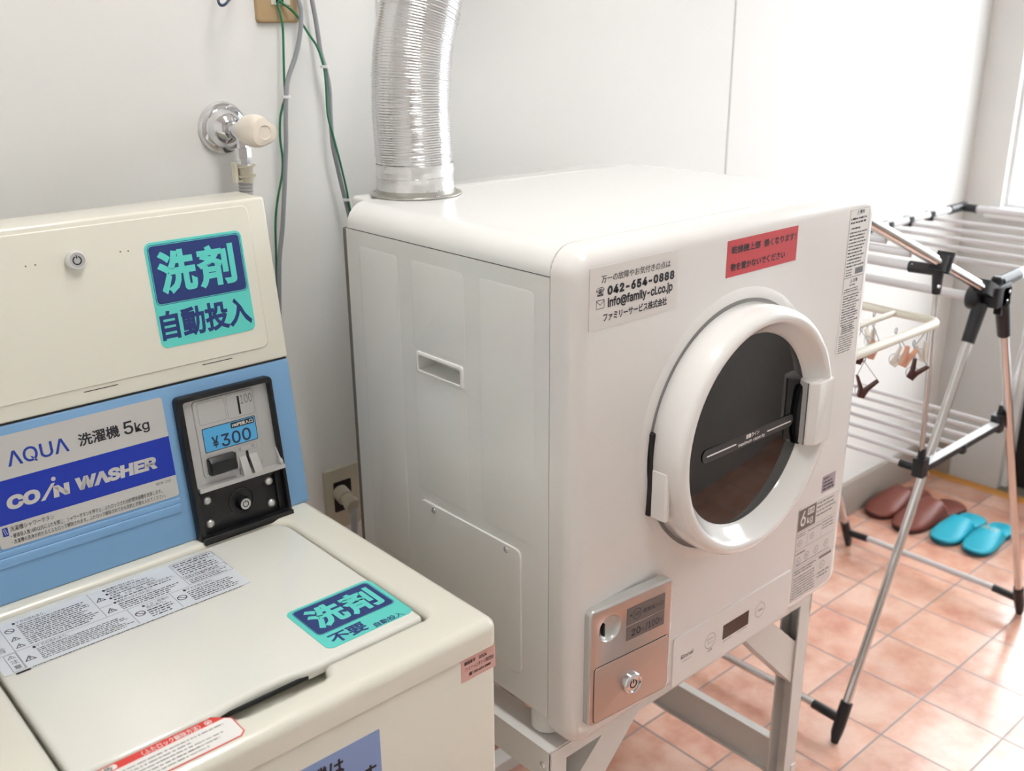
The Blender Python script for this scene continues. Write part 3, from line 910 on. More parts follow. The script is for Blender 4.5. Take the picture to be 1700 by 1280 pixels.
# handle
b = NB()
loops(b, FRONT, [(rrect(1.2670, .9010, 1.3125, 1.0030, .004), .022), (rrect(1.2585, .9010, 1.3130, 1.0030, .004), .044), (rrect(1.2600, .9010, 1.3125, 1.0030, .004), .048)], cap1=False)
loops(b, FRONT, [(rrect(1.2600, .9010, 1.3125, 1.0030, .004), .0479), (rrect(1.2680, .9016, 1.3105, 1.0024, .004), .0562), (rrect(1.2700, .9030, 1.3040, 1.0010, .004), .0575)], cap0=False)
obj('door_handle', b, 'dryer_ring', door)
b = NB()
dp = [(1.284, .899), (1.284, .999), (1.268, .999), (1.2575, .985), (1.2525, .955), (1.2545, .920), (1.2640, .899)]
loops(b, FRONT, [(dp, .024), (dp, .0325), (inset(dp, .003), .0335)])
obj('handle_cup', b, 'black_plastic', door)
b = NB(); loops(b, FRONT, [(rrect(1.2672, .9030, 1.2690, 1.0010, .0005), .030), (rrect(1.2575, .9030, 1.2595, 1.0010, .0005), .0455)]); obj('grip_shade', b, 'handle_shadow', door)  # strip coloured brown-grey for the shade on the handle's left side
# capacity line film on the glass
A = Art(FRONT, .0290)
A.plate(rrect(1.034, .9325, 1.2500, .9525, .009), 'capacity_film', .0006)
A.rect(1.0430, .9408, 1.1100, .9430, 'label_white', 1, .001); A.rect(1.1840, .9400, 1.2450, .9420, 'label_white', 1, .001)
A.text('適量ライン', 1.1320, .9432, 1.1640, .9500, 'label_white', .02); A.text('maximum capacity', 1.1150, .9345, 1.1790, .9408, 'label_white', .012)
A.done('capacity_film', gl, 'clear film with two white lines')
# contact sticker
A = Art(FRONT, .0006)
A.plate(rrect(.8345, 1.1565, .9970, 1.2335, .0005), 'label_clear')
A.text('万一の故障やお気付きの点は', .8545, 1.2130, .9810, 1.2225, 'ink', .006)
A.text('042-654-0888', .8655, 1.1965, .9895, 1.2080, 'ink', .05, spacing=1.15)
A.text('info@family-cl.co.jp', .8665, 1.1785, .9870, 1.1935, 'ink', .030)
A.text('ファミリーサービス株式会社', .8590, 1.1645, .9770, 1.1755, 'ink', .03)
A.text('☎', .8460, 1.1975, .8600, 1.2085, 'ink', .01)
A.ring(rrect(.8462, 1.1820, .8605, 1.1930, .001), .0007, 'ink'); A.line(.8465, 1.1920, .8535, 1.1865, .0007, 'ink'); A.line(.8535, 1.1865, .8602, 1.1920, .0007, 'ink')
A.done('contact_sticker', bezel, 'pale contact sticker with a telephone number')
# red warning sticker
A = Art(FRONT, .0006)
A.plate(rrect(1.0990, 1.1785, 1.2645, 1.2290, .0005), 'red_label')
A.text('乾燥機上部', 1.1080, 1.2095, 1.1740, 1.2205, 'ink', .028); A.text('熱くなります！', 1.1830, 1.2090, 1.2600, 1.2200, 'ink', .028)
A.text('物を置かないでください', 1.1080, 1.1860, 1.2355, 1.1970, 'ink', .028)
A.done('hot_surface_sticker', bezel, 'red sticker warning that the top gets hot')
# caution label top right
A = Art(FRONT, .0006)
A.plate(rrect(1.4045, 1.000, 1.4610, 1.2340, .0005), 'label_white')
A.ring(rrect(1.4050, 1.1265, 1.4605, 1.2335, .0003), .0005, 'ink_grey'); A.ring(rrect(1.4050, 1.1010, 1.4605, 1.1265, .0003), .0005, 'ink_grey')
A.text('⚠警告', 1.4230, 1.2250, 1.4450, 1.2315, 'ink', .02)
A.micro(1.4080, 1.2100, 1.4590, 1.2220, 2, 'ink', .6); A.text('⚠', 1.4062, 1.2020, 1.4090, 1.2060, 'ink'); A.micro(1.4110, 1.2015, 1.4450, 1.2065, 1, 'ink', .6)
A.micro(1.4080, 1.1420, 1.4590, 1.2000, 11, 'ink', .5); A.micro(1.4080, 1.1285, 1.4300, 1.1410, 3, 'ink', .5); A.rect(1.4350, 1.1300, 1.4580, 1.1400, 'ink_grey', 1)
A.text('⚠注意', 1.4230, 1.1170, 1.4450, 1.1235, 'ink', .02); A.micro(1.4230, 1.1110, 1.4420, 1.1160, 1, 'ink'); A.micro(1.4080, 1.1020, 1.4590, 1.1095, 2, 'ink', .5)
A.micro(1.4080, 1.0480, 1.4590, 1.0995, 12, 'ink', .55); A.micro(1.4130, 1.0340, 1.4520, 1.0480, 4, 'ink', .75); A.micro(1.4080, 1.0020, 1.4520, 1.0330, 8, 'ink', .45)
A.done('caution_label', bezel, 'tall white caution label with grey print')
# small lilac label and 6kg guide
A = Art(FRONT, .0006)
A.plate(rrect(1.4050, .7590, 1.4440, .7890, .0005), 'grey_lilac'); A.micro(1.4080, .7610, 1.4420, .7800, 3, 'ink', .55); A.micro(1.4080, .781, 1.43, .787, 1, 'ink')
A.done('serial_label', bezel, 'small grey lilac label')
A = Art(FRONT, .0006)
A.plate(rrect(1.3405, .5740, 1.4610, .7500, .004), 'label_clear')
A.rect(1.3410, .7080, 1.3930, .7470, 'grey_label'); A.text('6', 1.3480, .7150, 1.3630, .7420, 'label_white', .01); A.rect(1.3675, .7310, 1.3870, .7430, 'label_white', 2, .001); A.text('乾燥', 1.369, .7325, 1.3855, .7415, 'grey_label', .01, 3); A.text('kg', 1.3675, .7120, 1.3850, .7270, 'label_white', .01)
A.micro(1.3960, .716, 1.4560, .746, 4, 'ink_grey', .4)
for z in (.7055, .6720, .6370): A.line(1.3415, z, 1.4590, z, .0005, 'ink_grey')
for x in (1.3740, 1.4170): A.line(x, .673, x, .705, .0005, 'ink_grey')
A.micro(1.3430, .6950, 1.3720, .7030, 2, 'ink_grey', .5); A.micro(1.3760, .6970, 1.4150, .7020, 1, 'ink_grey'); A.micro(1.4190, .6850, 1.4570, .7030, 3, 'ink_grey', .4)
for x, z, r in ((1.352, .684, .006), (1.388, .686, .006), (1.352, .650, .007), (1.377, .653, .007), (1.405, .654, .007), (1.436, .655, .007), (1.430, .615, .008)):
    A.ring(circ(x, z, r, 16), .0008, 'ink_grey'); A.micro(x - r * .5, z - r * .4, x + r * .5, z + r * .4, 2, 'ink_grey')
A.micro(1.3420, .6615, 1.3720, .6680, 1, 'ink_grey'); A.micro(1.3440, .6400, 1.4560, .6450, 1, 'ink_grey', .4)
A.rect(1.4180, .6290, 1.4570, .6340, 'grey_label'); A.micro(1.3430, .6230, 1.4120, .6340, 2, 'ink_grey', .6); A.micro(1.3430, .5770, 1.4120, .6200, 8, 'ink_grey', .5); A.micro(1.4180, .5900, 1.4560, .6040, 2, 'ink_grey', .5)
A.done('capacity_guide', bezel, 'pale drying guide label with a dark 6 kg square')
# control panel
b = NB(); cp = rrect(1.0275, .5585, 1.3325, .6430, .004); slab(b, FRONT, cp, -.001, .0018, .0012); pan = obj('control_panel', b, 'dryer_front', D)
b = NB(); slab(b, FRONT, rrect(1.1495, .5880, 1.2170, .6140, .0005), .0010, .0021); obj('display', b, 'display_brown', pan, flat=True)
A = Art(FRONT, .0019)
A.plate(rrect(1.0292, .5602, 1.3308, .6413, .003), 'dryer_front', .0002); A.LS = .0001; A.base = .00195
for u in (1.1175, 1.2480): A.ring(circ(u, .6012, .0135, 32), .0008, 'ink_grey')
A.text('おそうじ', 1.1090, .6030, 1.1265, .6070, 'ink_grey', .01); A.text('サイン', 1.1110, .5965, 1.1245, .6005, 'ink_grey', .01); A.text('一時停止', 1.2400, .5990, 1.2565, .6030, 'ink_grey', .01); A.text('点検', 1.1120, .5825, 1.1235, .5865, 'ink_grey', .01)
A.text('Rinnai', 1.0465, .5992, 1.0755, .6068, 'ink', .012); A.micro(1.0500, .5925, 1.0720, .5950, 1, 'ink_grey', .5, ragged=0); A.micro(1.1510, .5820, 1.1750, .5855, 1, 'ink_grey', .5, ragged=0); A.micro(1.188, .5830, 1.2160, .5860, 1, 'ink_grey', .5, ragged=0); A.micro(1.244, .6170, 1.252, .619, 1, 'ink_grey', .5)
A.done('button_print', pan)
# coin unit (set slightly askew on the rounded front)
b = NB()
cu = rrect(0.000, .5905, .1545, .7735, .010, 5)
ls = [(cu, -.016)]
for i in range(5):
    a = pi / 2 * i / 4; ls.append((inset(cu, .0035 * (1 - cos(a))), -.0035 + .0035 * sin(a)))
rg = loops(b, COIN, ls, 1, cap1=False)[-1]
# round coin recess sunk into the face
SU, SV = .0365, .7370
dish = [[b.verts.new(COIN.p(SU + r * cos(2 * pi * k / 40), SV + r * sin(2 * pi * k / 40), d)) for k in range(40)] for r, d in ((.0202, 0), (.0194, -.0006), (.0182, -.0030), (.0160, -.0060), (.0120, -.0082), (.0060, -.0092))]
for A_, B_ in zip(dish, dish[1:]):
    for k in range(40): face(b, [A_[k], A_[(k + 1) % 40], B_[(k + 1) % 40], B_[k]], 1)
face(b, dish[-1], 1)
eds = [b.edges.get((L_[k], L_[(k + 1) % len(L_)])) or b.edges.new((L_[k], L_[(k + 1) % len(L_)])) for L_ in (rg, dish[0]) for k in range(len(L_))]
for g_ in bmesh.ops.triangle_fill(b, use_beauty=True, use_dissolve=False, edges=eds)['geom']:
    if isinstance(g_, bmesh.types.BMFace):
        g_.material_index = 0
        if g_.normal.dot(COIN.N) < 0: g_.normal_flip()
unit = obj('coin_unit', b, ['brushed_aluminium', 'coin_rim'], D, 'brushed aluminium coin unit')
b = NB()
cdp = rrect(.0095, .5955, .1490, .6830, .005, 4); slab(b, COIN, inset(cdp, -.0010), -.001, .0002, 0, 1); slab(b, COIN, cdp, -.001, .0012, .0008, 0)
cdr = obj('coin_door', b, ['brushed_aluminium', 'gap_black'], unit)
b = NB()
lathe(b, COIN.p(.076, .636, .0012), COIN.N, [(.0165, 0), (.0165, .006), (.0150, .0085), (.0130, .0095), (.0118, .0090), (.0112, .0070), (.0, .0070)], 36)
n = 22; c = COIN.sh(.0084)
for i in range(n):
    a0 = radians(120 + 300 * i / n); a1 = radians(120 + 300 * (i + 1) / n)
    face(b, [b.verts.new(c.p(.076 + q * cos(a), .636 + q * sin(a), .0001)) for q, a in ((.0068, a0), (.0068, a1), (.0050, a1), (.0050, a0))], 1)
face(b, [b.verts.new(c.p(.076 + x, .636 + y, .0001)) for x, y in ((-.0008, .001), (.0008, .001), (.0008, .0075), (-.0008, .0075))], 1)
obj('lock', b, ['chrome', 'ink'], cdr)
b = NB(); orient_box(b, COIN.p(.0270, .7372, -.0052), COIN.U, COIN.V, COIN.N, .0011, .0095, .0042); obj('coin_slot', b, 'gap_black', unit, flat=True)
A = Art(COIN, .0006)
A.plate(rrect(.0665, .7285, .1385, .7550, .0003), 'grey_label'); A.plate(rrect(.0665, .7045, .1385, .7265, .0003), 'grey_label')
A.poly([(.0705, .7430), (.0750, .7405), (.0750, .7455)], 'ink'); A.ring(circ(.0850, .7420, .0085, 24), .0009, 'ink'); A.text('100', .0795, .7390, .0905, .7450, 'ink', .01)
A.text('硬貨投入口', .0965, .7380, .1345, .7450, 'ink', .01); A.text('20', .0755, .7090, .0930, .7200, 'ink', .02); A.text('分', .0945, .7100, .1005, .7150, 'ink'); A.text('/100', .1020, .7085, .1280, .7205, 'ink', .01); A.text('円', .1290, .7110, .1345, .7160, 'ink')
A.done('coin_label', unit, 'grey price label')

# ================================================================== DRYER STAND
S = thing('dryer_stand', (1.151, 1.03, 0.0), 'white steel angle stand carrying the clothes dryer', 'stand')
SX0, SX1, SY0, SY1 = .803, 1.462, .830, 1.300
def cleg(xo, sgn, y0, y1, z0=0.0, z1=.5415, w=.034, t=.003):
    """channel leg, opening towards the middle of the stand; xo is the outer face, sgn points inwards"""
    b = NB()
    def bx(xa, ya, xb, yb2): box(b, min(xa, xb), ya, z0, max(xa, xb), yb2, z1)
    bx(xo, y0, xo + sgn * t, y1)
    bx(xo + sgn * t, y0, xo + sgn * w, y0 + t)
    bx(xo + sgn * t, y1 - t, xo + sgn * w, y1)
    return b
for xo, sg in ((SX0, 1), (SX1, -1)):
    for y0 in (SY0, SY1 - .038):
        lg = obj('leg', cleg(xo, sg, y0, y0 + .038), 'stand_paint', S, flat=True)
        if y0 == SY0:
            b = NB(); lathe(b, (xo, y0 + .012, .517), (-sg, 0, 0), [(.0058, 0), (.0055, .0016), (.0040, .0028), (.0018, .0033), (.0014, .002)], 16); obj('screw', b, 'chrome', lg)
            b = NB(); box(b, xo - .002 if sg > 0 else xo - .012, y0 - .002, 0, xo + .012 if sg > 0 else xo + .002, y0 + .012, .155); obj('foot_sleeve', b, 'stand_paint', lg, flat=True)
# side rails (angle: apron + top flange)
for xa, xb, sgn in ((SX0 - .001, SX0 + .002, 1), (SX1 - .002, SX1 + .001, -1)):
    b = NB(); box(b, xa, SY0, .490, xb, SY1, .5450)
    if sgn > 0: box(b, xb, SY0, .5420, xb + .045, SY1, .5450)
    else: box(b, xa - .045, SY0, .5420, xa, SY1, .5450)
    obj('side_rail', b, 'stand_paint', S, flat=True)
for ya, yb2, f in ((SY0 - .001, SY0 + .002, 1), (SY1 - .002, SY1 + .001, -1)):
    b = NB(); box(b, SX0 + .004, ya, .5190, SX1 - .004, yb2, .5415)
    obj('cross_rail', b, 'stand_paint', S, flat=True)
b = NB(); box(b, SX0 + .047, SY0 + .002, .5425, SX1 - .047, SY0 + .045, .5450); obj('top_flange', b, 'stand_paint', S, flat=True)
# gussets
def gusset(pts):
    b = NB(); F = Fr((0, SY0 + .004, 0), (1, 0, 0), (0, 0, 1))
    loops(b, F, [(pts, -.030), (pts, 0)]); return b
gr = [(1.264, .5190), (1.430, .350), (1.430, .440), (1.344, .5190)]
gl2 = [(SX0 + SX1 - x, z) for x, z in gr]; gl2 = [gl2[i] for i in (3, 2, 1, 0)]
obj('gusset', gusset(gr), 'stand_paint', S, flat=True); obj('gusset', gusset(gl2), 'stand_paint', S, flat=True)
# low beams with a bright top flange
for xa, sgn in ((SX1 - .004, -1), (SX0 + .004, 1)):
    b = NB(); box(b, xa, SY0 + .04, .112, xa + sgn * .002, SY1 - .04, .196) if sgn > 0 else box(b, xa - .002, SY0 + .04, .112, xa, SY1 - .04, .196)
    box(b, min(xa, xa + sgn * .018), SY0 + .04, .194, max(xa, xa + sgn * .018), SY1 - .04, .197)
    box(b, min(xa, xa + sgn * .012), SY0 + .04, .110, max(xa, xa + sgn * .012), SY1 - .04, .113)
    obj('side_beam', b, 'stand_paint', S, flat=True)
b = NB(); box(b, SX0 + .004, 1.294, .03, SX1 - .004, 1.297, .100); box(b, SX0 + .004, 1.258, .097, SX1 - .004, 1.294, .100); obj('rear_beam', b, 'stand_paint', S, flat=True)

# ================================================================== EXHAUST DUCT
X = thing('exhaust_duct', (.943, 1.281, 1.256), 'silver corrugated flexible exhaust duct rising from the dryer top', 'duct')
b = NB(); lathe(b, (.943, 1.281, 1.2562), (0, 0, 1), [(.070, 0), (.0715, .0012), (.0715, .0026), (.069, .0034), (.0605, .0036), (.0600, .012), (.0580, .012), (.0580, 0)], 56); obj('flange', b, 'galvanised', X)
for da in (20, 140, 262):
    b = NB(); c = Vector((.943 + .066 * cos(radians(da)), 1.281 + .066 * sin(radians(da)), 1.2598)); lathe(b, c, (0, 0, 1), [(.0032, 0), (.003, .0016), (.001, .002)], 10); obj('screw', b, 'chrome', X)
path = smooth_path([(.943, 1.281, 1.262), (.941, 1.281, 1.33), (.940, 1.281, 1.40), (.9475, 1.281, 1.47), (.969, 1.281, 1.545), (1.005, 1.283, 1.62), (1.06, 1.292, 1.70), (1.14, 1.315, 1.78), (1.24, 1.355, 1.85), (1.33, 1.41, 1.89), (1.37, 1.462, 1.90)], 60)
# resample evenly: ridge and valley rings
acc_, out_, step = 0.0, [path[0]], .00092
for p, q in zip(path, path[1:]):
    L_ = (q - p).length
    while acc_ + L_ >= step:
        t = (step - acc_) / L_; p = p + (q - p) * t; out_.append(p.copy()); L_ = (q - p).length; acc_ = 0.0
    acc_ += L_
rad = []
amp = 1.0
for i in range(len(out_)):
    k = i % 4
    if k == 0: amp = random.uniform(.55, 1.25) if random.random() > .06 else 2.0
    base = .0578 if out_[i].z < 1.32 else .0585
    rad.append(base + (0, .0009 * amp, .0013 * amp, .0009 * amp)[k] * 1.0)
b = NB(); tube(b, out_, rad, 44, caps=False); obj('hose', b, 'foil', X, angle=180)
b = NB()
pr = [(.0596 + random.uniform(-.0004, .0008), z) for z in [.010 + .0035 * i for i in range(12)]]
lathe(b, (.9425, 1.281, 1.256), (0, 0, 1), pr, 72, cap0=False, cap1=False)
for v in b.verts:
    q = Vector((v.co.x - .9425, v.co.y - 1.281, 0)); a = math.atan2(q.y, q.x)
    k = 1 + .010 * (sin(7 * a + 90 * v.co.z) * sin(13 * a - 140 * v.co.z + 1) + .6 * sin(29 * a + 400 * v.co.z)) + random.uniform(-.004, .004)
    v.co.x = .9425 + q.x * k; v.co.y = 1.281 + q.y * k
obj('tape_band', b, 'foil_tape', X, angle=25)

# ================================================================== DRYING RACK
R = thing('drying_rack', (2.16, 1.13, 0.0), 'folding silver and white drying rack with black joints and open wings', 'drying rack')
YN_, YF_ = .878, 1.37
HX, HZ = 2.150, .952
def rod(name, p, q, r, m, parent=R, seg=14, label=None, ext=None):
    b = NB(); tube(b, [p, q], r, seg); return obj(name, b, m, parent, label)
def lerp(p, q, t): return Vector(p).lerp(Vector(q), t)
feet = {('L', 0): (1.753, .903), ('R', 0): (2.582, .851), ('R', 1): (2.585, 1.364), ('L', 1): (1.753, 1.404)}
for (sd_, k), (fx, fy) in feet.items():
    yh = (YN_ if k == 0 else YF_) + (.012 if sd_ == 'L' else -.014) * (1 if k == 0 else -1)
    top = Vector((HX - .018 if sd_ == 'L' else HX + .030, yh, HZ - .02))
    foot = Vector((fx, fy, .012)); d = (top - foot).normalized()
    b = NB(); tube(b, [foot + d * .03, top], .0098, 16); leg = obj('leg', b, 'steel_tube', R)
    # black sleeve at the hub and black foot with its stub for the floor bar
    b = NB(); tube(b, [top - d * .082, top + d * .004], [.0140, .0160], 14); obj('sleeve', b, 'rack_black', leg)
    b = NB()
    tube(b, [foot - Vector((0, 0, .011)), foot + d * .012, foot + d * .035, foot + d * .085], [.0085, .0125, .0135, .0135], 14)
    oy = 1 if k == 0 else -1
    c = foot + d * .042
    tube(b, [c, c + Vector((0, oy * .070, .004))], .0105, 12)
    obj('foot', b, 'rack_black', leg)
for sd_ in 'LR':
    (x0, y0), (x1, y1) = feet[(sd_, 0)], feet[(sd_, 1)]
    dx = .042 * (.42 if sd_ == 'L' else -.40)
    rod('floor_bar', (x0 + dx, y0 + .05, .055), (x1 + dx, y1 - .05, .055), .0085, 'white_tube' if sd_ == 'R' else 'steel_tube')
# hubs
def hub(y, s):
    b = NB()
    lathe(b, (HX - .012, y + s * .040, HZ - .006), (0, -s, 0), [(.024, 0), (.0265, .004), (.0265, .024), (.020, .028)], 20)
    orient_box(b, (HX + .018, y, HZ + .002), (1, 0, .05), (0, 1, 0), (0, 0, 1), .034, .022, .022)
    orient_box(b, (HX + .030, y - s * .014, HZ - .012), (1, 0, 0), (0, 0, 1), (0, 1, 0), .020, .030, .008)
    orient_box(b, (HX - .030, y, HZ + .022), (1, 0, -.41), (0, 1, 0), (0, 0, 1), .030, .015, .014)
    tube(b, [(HX + .035, y, HZ + .024), (HX + .12, y, HZ + .028)], .0135, 12)
    lathe(b, (HX + .020, y, HZ + .020), (0, 0, 1), [(.012, 0), (.012, .016), (.008, .020)], 14)
    return b
for y, s in ((YN_, 1), (YF_, -1)):
    h = obj('hub', hub(y, s), 'rack_black', R)
    for dx, dz in ((.050, .008), (.044, -.012), (.043, -.026)):
        b = NB(); lathe(b, (HX + dx - .012, y - s * .0225, HZ + dz), (0, -s, 0), [(.0035, 0), (.0025, .0012), (.0, .0014)], 10); obj('rivet', b, 'chrome', h)
rod('axle_bar', (HX - .012, YN_ + .02, HZ - .006), (HX - .012, YF_ - .02, HZ - .006), .0098, 'white_tube')
# left wing rises away from the hub
LW0 = Vector((HX - .045, 0, HZ + .026)); LWd = Vector((-1, 0, .405)).normalized()
def lw(t, y): return LW0 + LWd * t + Vector((0, y, 0))
for y in (YN_, YF_): rod('wing_rail', lw(0, y), lw(.655, y), .0112, 'steel_tube', seg=18)
for t, r in ((.345, .0058), (.45, .0058), (.555, .0058)): rod('hanging_bar', lw(t, YN_ + .008) - Vector((0, 0, .012)), lw(t, YF_ - .008) - Vector((0, 0, .012)), r, 'white_tube')
b = NB(); tube(b, [lw(.65, YN_), lw(.65, YF_)], .0098, 14); obj('end_bar', b, 'white_tube', R)
tT = .232
rod('cross_tube', lw(tT, YN_ + .03) - Vector((0, 0, .016)), lw(tT, YF_ - .03) - Vector((0, 0, .016)), .0100, 'white_tube')
for y, s in ((YN_, 1), (YF_, -1)):
    c = lw(tT, y)
    b = NB()
    orient_box(b, c + LWd * -.004, LWd, (0, 1, 0), (0, 0, 1), .014, .0155, .0155)
    orient_box(b, c - LWd * .014 + Vector((0, -s * .002, .004)), LWd, (0, 1, 0), (0, 0, 1), .004, .017, .021)
    tube(b, [c - Vector((0, 0, .015)), c + Vector((0, s * .058, -.017))], .0118, 12)
    tube(b, [c - Vector((0, 0, .012)), c - Vector((-.003, 0, .062))], [.0115, .0085], 12)
    j = obj('joint', b, 'rack_black', R)
    for p, ax in ((c + Vector((-.0085, s * .050, -.012)), (-1, 0, .4)), (c + Vector((-.006, -s * .008, -.045)), (-.4, -s, 0))):
        b = NB(); lathe(b, p, ax, [(.0042, 0), (.0032, .0016), (.0, .0018)], 12); obj('screw', b, 'chrome', j)
    rod('strut', c - Vector((-.002, 0, .05)), (1.929, y, .628), .0052, 'steel_tube')
# right wing lies level
RZ = HZ + .026
for y in (YN_, YF_):
    rod('wing_rail', (HX + .10, y, RZ + .002), (3.055, y, RZ), .0112 if y < 1 else .010, 'steel_tube' if y < 1 else 'white_tube', seg=18)
for x in (2.385, 2.500, 2.612, 2.725, 2.850):
    rod('hanging_bar', (x, YN_, RZ - .010), (x, YF_, RZ - .010), .0056, 'white_tube')
    for y in (YN_, YF_):
        b = NB(); orient_box(b, (x, y, RZ - .003), (1, 0, 0), (0, 1, 0), (0, 0, 1), .012, .013, .013); obj('clip', b, 'rack_black', R)
b = NB(); tube(b, [(3.040, YN_, RZ), (3.040, YF_ - .03, RZ)], .0098, 14); obj('end_bar', b, 'white_tube', R)
for y, s in ((YN_, 1), (YF_, -1)):
    b = NB(); tube(b, [(2.965, y, RZ), (3.066, y, RZ)], .0135, 14); tube(b, [(3.040, y, RZ), (3.040, y + s * .05, RZ)], .0125, 14); obj('end_cap', b, 'rack_black', R)
    rod('strut', (2.300, y, .632), (2.446, y, RZ - .006), .0052, 'white_tube')
# lower shelf
SZ = .620
for y, s in ((YN_, 1), (YF_, -1)):
    b = NB(); box(b, 1.93, y - .010, SZ - .010, 2.297, y + .010, SZ + .003, 0); box(b, 1.935, y - .0095, SZ + .0032, 2.292, y + .0095, SZ + .0052, 1)
    for x in (1.93, 2.297):
        orient_box(b, (x, y, SZ + .002), (1, 0, 0), (0, 1, 0), (0, 0, 1), .014, .013, .020)
    orient_box(b, (2.113, y - s * .002, SZ - .008), (1, 0, 0), (0, 1, 0), (0, 0, 1), .010, .010, .010)
    tube(b, [(1.93, y, SZ - .004), (1.93, y + s * .045, SZ - .004)], .0085, 12); tube(b, [(1.93, y, SZ), (1.929, y, SZ + .045)], .0085, 12)
    tube(b, [(2.297, y, SZ), (2.312, y, SZ + .04)], .0085, 12)
    obj('shelf_rail', b, ['rack_black', 'rack_white'], R)
for i in range(7):
    x = 1.93 + .0612 * i
    rod('shelf_bar', (x, YN_ + .006, SZ - .002), (x, YF_ - .006, SZ - .002), .0048, 'white_tube', seg=10)

# ================================================================== PEG HANGER
PZ = .955
P_ = thing('peg_hanger', (1.69, 1.03, 1.153), 'cream plastic clothes-peg hanger with brown and pink pegs under the rack wing', 'clothes hanger')
px0, px1, py0, py1 = 1.515, 1.872, .852, 1.205
b = NB()
fp = []
r_ = .028
for cx, cy, a0 in ((px1 - r_, py0 + r_, -90), (px1 - r_, py1 - r_, 0), (px0 + r_, py1 - r_, 90), (px0 + r_, py0 + r_, 180)):
    for i in range(7):
        a = radians(a0 + 90 * i / 6); fp.append((cx + r_ * cos(a), cy + r_ * sin(a), PZ))
tube(b, fp, .0086, 12, closed=True)
tube(b, [(px0, .945, PZ), (px1, .945, PZ)], .0062, 10); tube(b, [(px0, 1.115, PZ), (px1, 1.115, PZ)], .0062, 10)
fr_ = obj('frame', b, 'peg_cream', P_)
b = NB()
for i in range(4):
    x, y = ((px1 - .01, py0 + .01), (px1 - .01, py1 - .01), (px0 + .01, py1 - .01), (px0 + .01, py0 + .01))[i]
    tube(b, [(x, y, PZ + .006), (1.69, 1.03, 1.02)], .0013, 6)
obj('cord', b, 'peg_cream', P_)
b = NB()
hk = smooth_path([(1.69, 1.03, 1.015), (1.69, 1.03, 1.09), (1.69, 1.03, 1.115), (1.702, 1.03, 1.132), (1.712, 1.03, 1.150), (1.700, 1.03, 1.166), (1.685, 1.03, 1.166), (1.676, 1.03, 1.156)], 6)
tube(b, hk, .0032, 8); obj('hook', b, 'peg_cream', P_)
def peg(x, y, z, col, tilt=0.0, ang=0.0, spread=1.0, ringh=.030, wire=True):
    """clothes peg hanging with its jaws down; (x,y,z) is the middle of the jaws' end"""
    b = NB()
    rot = Matrix.Rotation(ang, 4, 'Z') @ Matrix.Rotation(tilt, 4, 'Y')
    o = Vector((x, y, z))
    for s in (-1, 1):
        prof = [(-.0005 * s, 0), (s * .0055, 0), (s * .0075, .014), (s * (.0075 + .012 * spread), .036), (s * (.0045 + .0125 * spread), .0385), (s * .0025, .018)]
        if s < 0: prof = prof[::-1]
        rings = []
        for w in (-.0048, .0048):
            rings.append([b.verts.new(o + rot @ Vector((u, w, v))) for u, v in prof])
        n = len(prof)
        for i in range(n): face(b, [rings[0][i], rings[0][(i + 1) % n], rings[1][(i + 1) % n], rings[1][i]])
        face(b, rings[0][::-1]); face(b, rings[1])
    bmesh.ops.recalc_face_normals(b, faces=b.faces)
    pg = obj('peg', b, col, P_, flat=True)
    b = NB()
    ring = [o + rot @ Vector((.0125 * cos(a), .0052, .012 + .0125 * sin(a) * .9)) for a in [pi * 2 * i / 16 for i in range(16)]]
    tube(b, ring, .0007, 6, closed=True)
    if wire:
        ztop = ringh
        for s in (-1, 1):
            tube(b, [o + rot @ Vector((s * (.006 + .0125 * spread), 0, .037)), Vector((x, y, z + .058 + ztop * .3))], .0008, 6)
        lk = [Vector((x + .004 * cos(a), y, z + .062 + ztop * .3 + .0055 * sin(a))) for a in [pi * 2 * i / 12 for i in range(12)]]
        tube(b, lk, .001, 6, closed=True)
    obj('spring', b, 'wire_grey', pg)
peg(1.588, .848, .872, 'peg_brown', .25, -.75, 1.1, .03)
peg(1.762, .846, .866, 'peg_brown', .55, -.7, .8, .03)
peg(1.706, .836, .906, 'peg_tan', .45, -.5, .35, .0, False)
peg(1.790, .945, .876, 'peg_tan', .3, -.4, .2, .03)
peg(1.745, .945, .876, 'peg_brown', .2, -.9, .9, .03)
peg(1.820, .850, .888, 'peg_clear', -.3, -.6, .4, .02)
peg(1.735, .870, .893, 'peg_clear', .6, -.8, .4, .02)
peg(1.560, .945, .872, 'peg_clear', .1, -.7, .6, .03)
peg(1.640, .945, .872, 'peg_brown', .1, -.7, .6, .03)
peg(1.873, .990, .872, 'peg_clear', .2, 1.2, .5, .03)
peg(1.690, 1.115, .872, 'peg_tan', .2, -.7, .6, .03)

